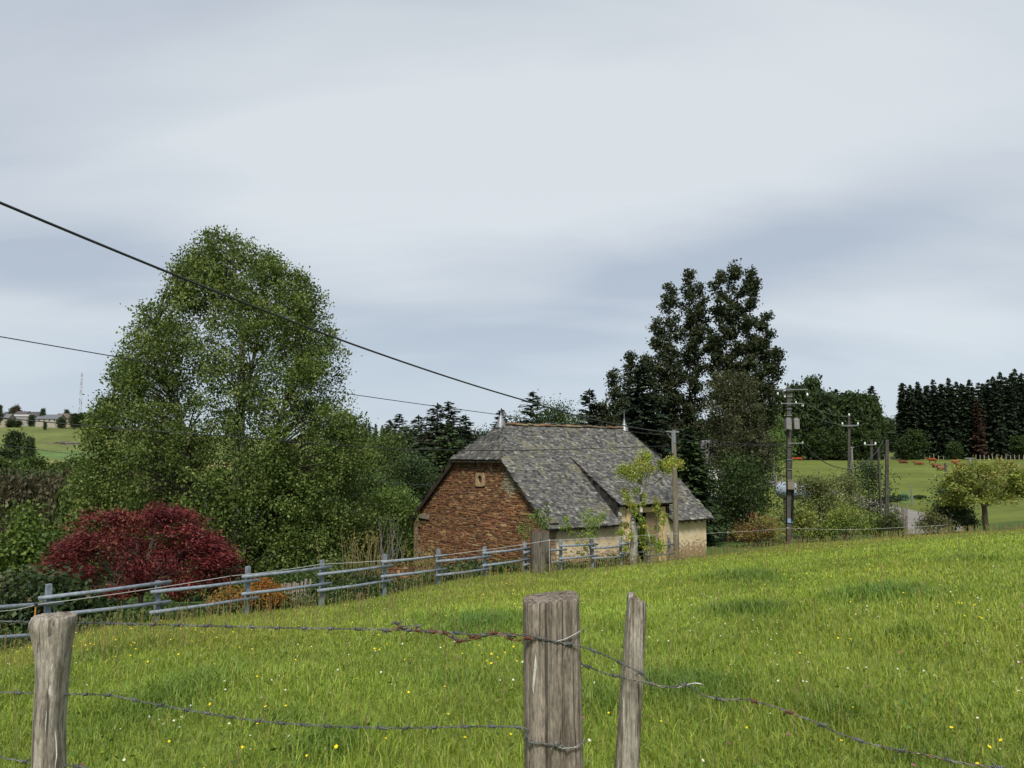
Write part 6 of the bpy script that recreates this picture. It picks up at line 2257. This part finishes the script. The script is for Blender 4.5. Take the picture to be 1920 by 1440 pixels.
def barbed(lab, pix, gap=.075, colr=(.085, .09, .09), rusty=0.0, seed=1, barbs=True, rad=.0012, strands=2, name='barbed_wire'):
    """pix: (column, row, distance) along the wire"""
    rg = np.random.default_rng(seed)
    P, L_ = resample(smooth_path([at(a, b, c_) for a, b, c_ in pix]), .006)
    o0 = P[0]
    mb = MB()
    tang = [(P[min(i + 1, len(P) - 1)] - P[max(i - 1, 0)]).normalized() for i in range(len(P))]
    for s in range(strands):
        Q = []
        for i, p_ in enumerate(P):
            a = i * .006 / .055 * 2 * math.pi + s * math.pi
            u = tang[i].cross(Vector((0, 0, 1)))
            u = u.normalized() if u.length > 1e-4 else Vector((1, 0, 0))
            w = tang[i].cross(u)
            Q.append(p_ - o0 + (u * math.cos(a) + w * math.sin(a)) * (.0017 if strands > 1 else 0))
        cc_ = np.repeat(np.array([np.array(colr) * (1 + .3 * math.sin(i * .21)) if rg.random() > rusty or rusty < .05 else (.17, .075, .035) for i in range(len(Q))]), 5, 0)
        cc_ = np.concatenate([cc_, cc_[:1], cc_[-1:]])
        mb.tube(Q, rad, 5, cc_)
    root = mb.build(name, M_WIRE, None, True)
    root.location = o0
    tag(root, lab, 'barbed wire')
    if barbs:
        t_ = gap * .4
        while t_ < L_:
            i = min(int(t_ / .006), len(P) - 2)
            o = bpy.data.objects.new('barb', rbarb_me if rg.random() < rusty * 3 else barb_me)
            COL.objects.link(o); o.parent = root
            o.location = P[i] - o0
            qd = tang[i].to_track_quat('X', 'Z')
            o.rotation_euler = (qd @ Matrix.Rotation(rg.uniform(0, 6.28), 3, 'X').to_quaternion()).to_euler()
            o.scale = (1.05,) * 3
            t_ += gap * rg.uniform(.85, 1.15)
    return root


YF = YP - .01     # before the face of the thick post
barbed('top barbed wire from the flared post to the twisted tangle on the thick post', [(-120, 1166, 2.3), (0, 1165, 2.28), (60, 1166, 2.27), (150, 1167, 2.26), (250, 1170, 2.24), (380, 1173, 2.22), (520, 1177, 2.2), (650, 1179, 2.17), (740, 1181, 2.15), (790, 1183, 2.13), (850, 1186, 2.12), (900, 1191, 2.11), (950, 1191, 2.10), (984, 1191, YF), (1010, 1196, YF), (1045, 1204, YF), (1088, 1212, YF), (1130, 1227, 2.1), (1172, 1247, 2.095), (1205, 1264, 2.09), (1214, 1275, 2.09)], .073, seed=2)
barbed('loose strand twisted round the top barbed wire left of the thick post', [(715, 1180, 2.16), (728, 1183, 2.15), (745, 1176, 2.15), (765, 1178, 2.14), (790, 1183, 2.13), (820, 1186, 2.12), (845, 1192, 2.12), (862, 1200, 2.11), (880, 1195, 2.11), (905, 1189, 2.11), (930, 1186, 2.105), (960, 1190, 2.10), (986, 1194, YF), (1004, 1200, YF)], .05, (.09, .08, .075), .3, 3)
barbed('rusty drooping strand of the tangle left of the thick post', [(795, 1182, 2.13), (822, 1184, 2.125), (838, 1188, 2.12), (848, 1198, 2.115), (862, 1202, 2.11), (878, 1201, 2.11), (900, 1194, 2.11), (925, 1187, 2.105), (950, 1194, 2.10), (968, 1202, 2.10), (984, 1197, YF), (1000, 1199, YF)], .045, (.10, .052, .033), .5, 4)
barbed('broken wire end sticking up from the top barbed wire', [(735, 1165, 2.15), (742, 1167, 2.15), (752, 1174, 2.145), (760, 1177, 2.145), (768, 1172, 2.14), (782, 1174, 2.14), (792, 1172, 2.135)], .03, seed=5, strands=1)
barbed('wire tie wound round the thick post under its top', [(1042, 1203, YF - .004), (1060, 1198, YF - .004), (1080, 1188, YF - .002), (1092, 1181, YP + .03), (1094, 1186, YP + .06)], .5, (.25, .26, .26), seed=6, barbs=False, strands=1, rad=.0016, name='tie_wire')
barbed('lower barbed wire from the left edge behind the flared post to the thick post', [(-120, 1296, 2.3), (0, 1298, 2.28), (75, 1300, 2.27), (130, 1301, 2.26), (200, 1303, 2.24), (235, 1309, 2.235), (300, 1322, 2.22), (380, 1336, 2.21), (470, 1350, 2.2), (560, 1358, 2.18), (650, 1363, 2.16), (750, 1365, 2.14), (850, 1363, 2.12), (930, 1362, 2.11), (986, 1366, YF + .02), (987, 1380, YF), (990, 1391, YF - .002), (1030, 1396, YF - .004), (1060, 1400, YF - .004)], .073, seed=7)
barbed('loop of wire round the thick post near the picture bottom', [(1042, 1391, YF - .006), (1048, 1402, YF - .006), (1075, 1402, YF - .004), (1092, 1394, YF + .01), (1099, 1386, YP + .04)], .5, (.16, .16, .155), seed=8, barbs=False, name='tie_wire')
barbed('lowest barbed wire crossing behind the flared post at the picture bottom', [(-100, 1405, 2.3), (0, 1420, 2.28), (60, 1430, 2.27), (120, 1434, 2.26), (170, 1441, 2.25), (260, 1460, 2.23)], .073, seed=9)
barbed('rusty barbed wire from the thick post past the leaning stake towards the right corner', [(1088, 1240, 2.2), (1094, 1246, 2.18), (1120, 1257, 2.14), (1145, 1266, 2.11), (1166, 1267, 2.093), (1174, 1273, 2.09), (1200, 1277, 2.09), (1215, 1280, 2.09), (1240, 1287, 2.08), (1262, 1288, 2.07), (1290, 1284, 2.06), (1310, 1300, 2.05), (1327, 1306, 2.045), (1360, 1312, 2.03), (1390, 1311, 2.02), (1415, 1315, 2.01), (1455, 1326, 1.99), (1490, 1340, 1.98), (1530, 1354, 1.96), (1570, 1374, 1.94), (1620, 1391, 1.92), (1670, 1404, 1.9), (1730, 1414, 1.87), (1800, 1430, 1.84), (1880, 1440, 1.8), (2000, 1455, 1.75)], .095, (.105, .105, .10), .10, 10)
barbed('cut wire end curling off the rusty barbed wire beside the leaning stake', [(1268, 1290, 2.065), (1285, 1285, 2.06), (1300, 1281, 2.055), (1312, 1282, 2.05), (1318, 1284, 2.05)], .5, (.24, .24, .235), seed=12, barbs=False, strands=1, rad=.0017)

# ---------------------------------------------------------------- meadow grass and flowers
rg = np.random.default_rng(500)
TUFTS = [(1640, 1108, 110, 16, 1.0), (1385, 1078, 70, 12, .9), (1385, 1137, 75, 13, .9), (905, 1163, 90, 18, 1.0), (820, 1152, 60, 10, .5), (355, 1290, 80, 40, .65), (1270, 1272, 105, 26, 1.0), (620, 1378, 70, 25, .8), (1690, 1182, 60, 10, .6), (1800, 1046, 80, 6, .5), (1120, 1300, 50, 22, .6), (235, 1215, 70, 20, .5), (720, 1128, 70, 12, .45), (1540, 1322, 60, 16, .5), (850, 1262, 70, 16, .5), (560, 1330, 60, 18, .5), (1700, 1400, 80, 24, .5)]
tw_ = []
for px, py, rx, ry, k in TUFTS:
    Ys = np.linspace(3.2, 45, 2000)
    zz = ground((px - 960) / F * Ys, Ys)
    Yb = float(Ys[np.argmin(np.abs(860 - (zz - EYE) / Ys * F - py))])
    y2 = float(Ys[np.argmin(np.abs(860 - (zz - EYE) / Ys * F - (py - ry)))])
    tw_.append(((px - 960) / F * Yb, Yb, rx / F * Yb, max(.25, min(y2 - Yb, 2.5)), k))


def tuft_val(X, Y):
    t_ = np.zeros_like(X)
    for x, y, a, b, k in tw_:
        wob = 1 + .5 * (vnoise(X, Y, .5, 21) - .5)
        t_ = np.maximum(t_, k * np.exp(-(((X - x) / a)**2 + ((Y - y) / b)**2)**1.3 * wob))
    return t_


def scatter(n_, rho_p, ymin=2.6, ymax=46):
    """n_ points of the meadow in view, thinning with distance like Y^-rho_p"""
    ys_ = np.linspace(ymin, ymax, 4000)
    w = ys_**(-rho_p) * (1.54 * ys_ + 3.8)
    cdf = np.cumsum(w); cdf /= cdf[-1]
    Y = np.interp(rg.random(n_), cdf, ys_)
    X = rg.uniform(-1, 1, n_) * (.77 * Y + 1.9)
    ok = Y < meadow_edge(X / np.maximum(Y, .1)) + rg.uniform(-.3, .6, n_)
    return X[ok], Y[ok]


X, Y = scatter(425000, 1.62)
n_ = len(X)
TV = tuft_val(X, Y)
p1 = vnoise(X, Y, 2.3, 31); p2 = vnoise(X, Y, .7, 32); p3 = vnoise(X, Y, 6.0, 33)
Zg = ground(X, Y) - .01
crest = np.clip((Y / meadow_edge(X / Y) - .62) * 2.6, 0, 1)
h = (.045 + .070 * rg.random(n_)**1.4) * (.65 + .75 * p2) * (.75 + .5 * p1) * (1 + 1.15 * TV) * (1 + .2 * crest)
near = np.clip(Y / 6, .75, 1.3)
wd_ = (.0022 + .00066 * Y) * rg.uniform(.7, 1.4, n_) * (1 + .3 * TV)
az = rg.uniform(0, 2 * np.pi, n_)
lean = np.abs(rg.normal(0, .55, n_)) + .12
la = az + rg.normal(0, .8, n_)
dirx, diry = np.cos(la), np.sin(la)
sx, sy = np.cos(az + 1.57), np.sin(az + 1.57)
P0 = np.stack([X, Y, Zg], -1)
S_ = np.stack([sx, sy, np.zeros(n_)], -1)
D_ = np.stack([dirx, diry, np.zeros(n_)], -1)
hh = h[:, None]; ll = lean[:, None]
P1 = P0 + np.array((0, 0, 1.0)) * hh * .55 + D_ * hh * ll * .28
P2 = P0 + np.array((0, 0, 1.0)) * hh * (1 - .25 * np.minimum(ll, 1.4)) + D_ * hh * ll
w1 = wd_[:, None]
V = np.stack([P0 - S_ * w1 * .5, P0 + S_ * w1 * .5, P1 + S_ * w1 * .45, P1 - S_ * w1 * .45, P2], 1).reshape(-1, 3)
b_ = np.arange(n_)[:, None] * 5
Qf = b_ + np.array((0, 1, 2, 3)); Tf = b_ + np.array((3, 2, 4))
gc = np.array([(.192, .262, .033), (.236, .288, .040), (.152, .228, .030), (.262, .285, .050), (.31, .28, .115), (.112, .182, .027)])
pr_ = np.array([.30, .26, .2, .13, .04, .07])
ci = rg.choice(6, n_, p=pr_)
cg = gc[ci]
warm = np.clip((p1 * .6 + p3 * .6 - .5) * 1.8, 0, 1)[:, None] * .55
cg = cg * (1 - warm) + np.array((.24, .24, .040)) * warm
cool = np.clip((.42 - p3) * 2.2, 0, 1)[:, None] * .35
cg = cg * (1 - cool) + np.array((.11, .19, .030)) * cool
tm = np.clip(TV, 0, 1)[:, None] * .85
cg = cg * (1 - tm) + np.array((.07, .14, .028)) * tm
cr = (crest * rg.random(n_) * .55)[:, None]
cg = cg * (1 - cr) + np.array((.21, .18, .055)) * cr
cg *= rg.uniform(.72, 1.28, (n_, 1)) * (.62 + .36 * vnoise(X, Y, 1.1, 35) + .40 * vnoise(X, Y, 4.2, 36))[:, None]
link('grass', mesh_np('grass', V, [Qf, Tf], M_GRASS, np.repeat(cg, 5, 0)), kind='stuff')

# seed stalks
X, Y = scatter(16000, 1.1, 3.0)
k_ = rg.random(len(X)) < .07 + .85 * np.clip((Y / meadow_edge(X / Y) - .5) * 2, 0, 1) * (.4 + vnoise(X, Y, 3, 44))
X, Y = X[k_], Y[k_]; n_ = len(X)
Zg = ground(X, Y); h = rg.uniform(.16, .42, n_)
le = rg.normal(0, .12, (n_, 2))
w_ = (.0016 + .00042 * Y)
P0 = np.stack([X, Y, Zg], -1); P1 = P0 + np.stack([le[:, 0] * h, le[:, 1] * h, h], -1)
ex = np.array((1.0, 0, 0)) * w_[:, None]
hd = np.array((0, 0, 1.0)) * (h * .2)[:, None]
V = np.stack([P0 - ex * .5, P0 + ex * .5, P1 + ex * .4, P1 - ex * .4, P1 + ex * 1.3 + hd * .4, P1 + hd, P1 - ex * 1.3 + hd * .4], 1).reshape(-1, 3)
b_ = np.arange(n_)[:, None] * 7
cs_ = np.array([(.16, .15, .045), (.19, .135, .07), (.145, .10, .055), (.13, .16, .04)])[rg.integers(0, 4, n_)] * rg.uniform(.75, 1.25, (n_, 1))
link('seed_stalks', mesh_np('seed_stalks', V, [np.concatenate([b_ + np.array((0, 1, 2, 3)), b_ + np.array((3, 4, 5, 6))])], M_GRASS, np.repeat(cs_, 7, 0)), kind='stuff')


def flowers(name, n0, rp, sz, petals, c_pet, c_eye, hgt, clump, seed, ymin=2.8):
    X, Y = scatter(n0, rp, ymin)
    k_ = rg.random(len(X)) < np.clip((vnoise(X, Y, clump, seed) - .42) * 3.2, .06, 1) * np.where(tuft_val(X, Y) > .5, .25, 1)
    X, Y = X[k_], Y[k_]; n_ = len(X)
    h = rg.uniform(*hgt, n_); Zg = ground(X, Y) + h
    c = np.stack([X, Y, Zg], -1)
    s = sz * rg.uniform(.7, 1.25, n_) * (1 + .018 * Y)
    nr = rg.normal(0, .35, (n_, 3)) + np.array((0, -.45, 1.0)); nr /= np.linalg.norm(nr, axis=1, keepdims=True)
    u = np.cross(nr, np.array((1.0, .2, 0))); u /= np.linalg.norm(u, axis=1, keepdims=True); w = np.cross(nr, u)
    Vs, Cs = [], []
    for k in range(petals):
        a0 = 2 * math.pi * k / petals; da = math.pi / petals * .95
        e1 = (u * math.cos(a0 - da) + w * math.sin(a0 - da)) * s[:, None]; e2 = (u * math.cos(a0 + da) + w * math.sin(a0 + da)) * s[:, None]
        t_ = (u * math.cos(a0) + w * math.sin(a0)) * s[:, None] * 1.12 + nr * s[:, None] * .15
        Vs.append(np.stack([c, c + e1 * .8, c + t_, c + e2 * .8], 1)); Cs.append(np.tile(np.array([c_eye, c_pet, c_pet, c_pet]), (n_, 1, 1)))
    V = np.concatenate(Vs).reshape(-1, 3); Cc = np.concatenate(Cs).reshape(-1, 3)
    sw = (.0012 + .0003 * Y)[:, None] * np.array((1.0, 0, 0))
    g = np.stack([X, Y, Zg - h], -1)
    V2 = np.stack([g - sw, g + sw, c + sw * .7, c - sw * .7], 1).reshape(-1, 3)
    V = np.concatenate([V, V2]); Cc = np.concatenate([Cc, np.tile((.09, .14, .03), (len(V2), 1))])
    link(name, mesh_np(name, V, quads(len(V) // 4), M_PETAL, Cc), kind='stuff')


flowers('buttercups', 2600, 1.25, .0080, 5, (.78, .62, .02), (.70, .50, .02), (.10, .24), 1.6, 61)
flowers('daisies', 2000, 1.5, .0068, 6, (.66, .66, .62), (.60, .55, .30), (.03, .10), 1.1, 62)
flowers('clover_flowers', 350, 1.6, .010, 6, (.26, .10, .13), (.20, .08, .10), (.03, .09), .8, 63)

# broad weed leaves near the posts
X, Y = scatter(9000, 2.0, 2.8, 14)
k_ = rg.random(len(X)) < np.clip((vnoise(X, Y, .6, 71) - .5) * 4, 0, 1)
X, Y = X[k_], Y[k_]; n_ = len(X)
pos = np.stack([X, Y, ground(X, Y) + rg.uniform(.02, .10, n_)], -1)
sz = rg.uniform(.5, 1.3, n_)
link('clover_leaves', mesh_np('clover_leaves', leaf_mesh(pos, .034 * sz, .024 * sz, rg, .8), quads(n_), M_LEAF, leaf_cols(rg, rg.integers(0, 40, n_), [(.075, .135, .024), (.095, .15, .028), (.06, .11, .022)])), kind='stuff')
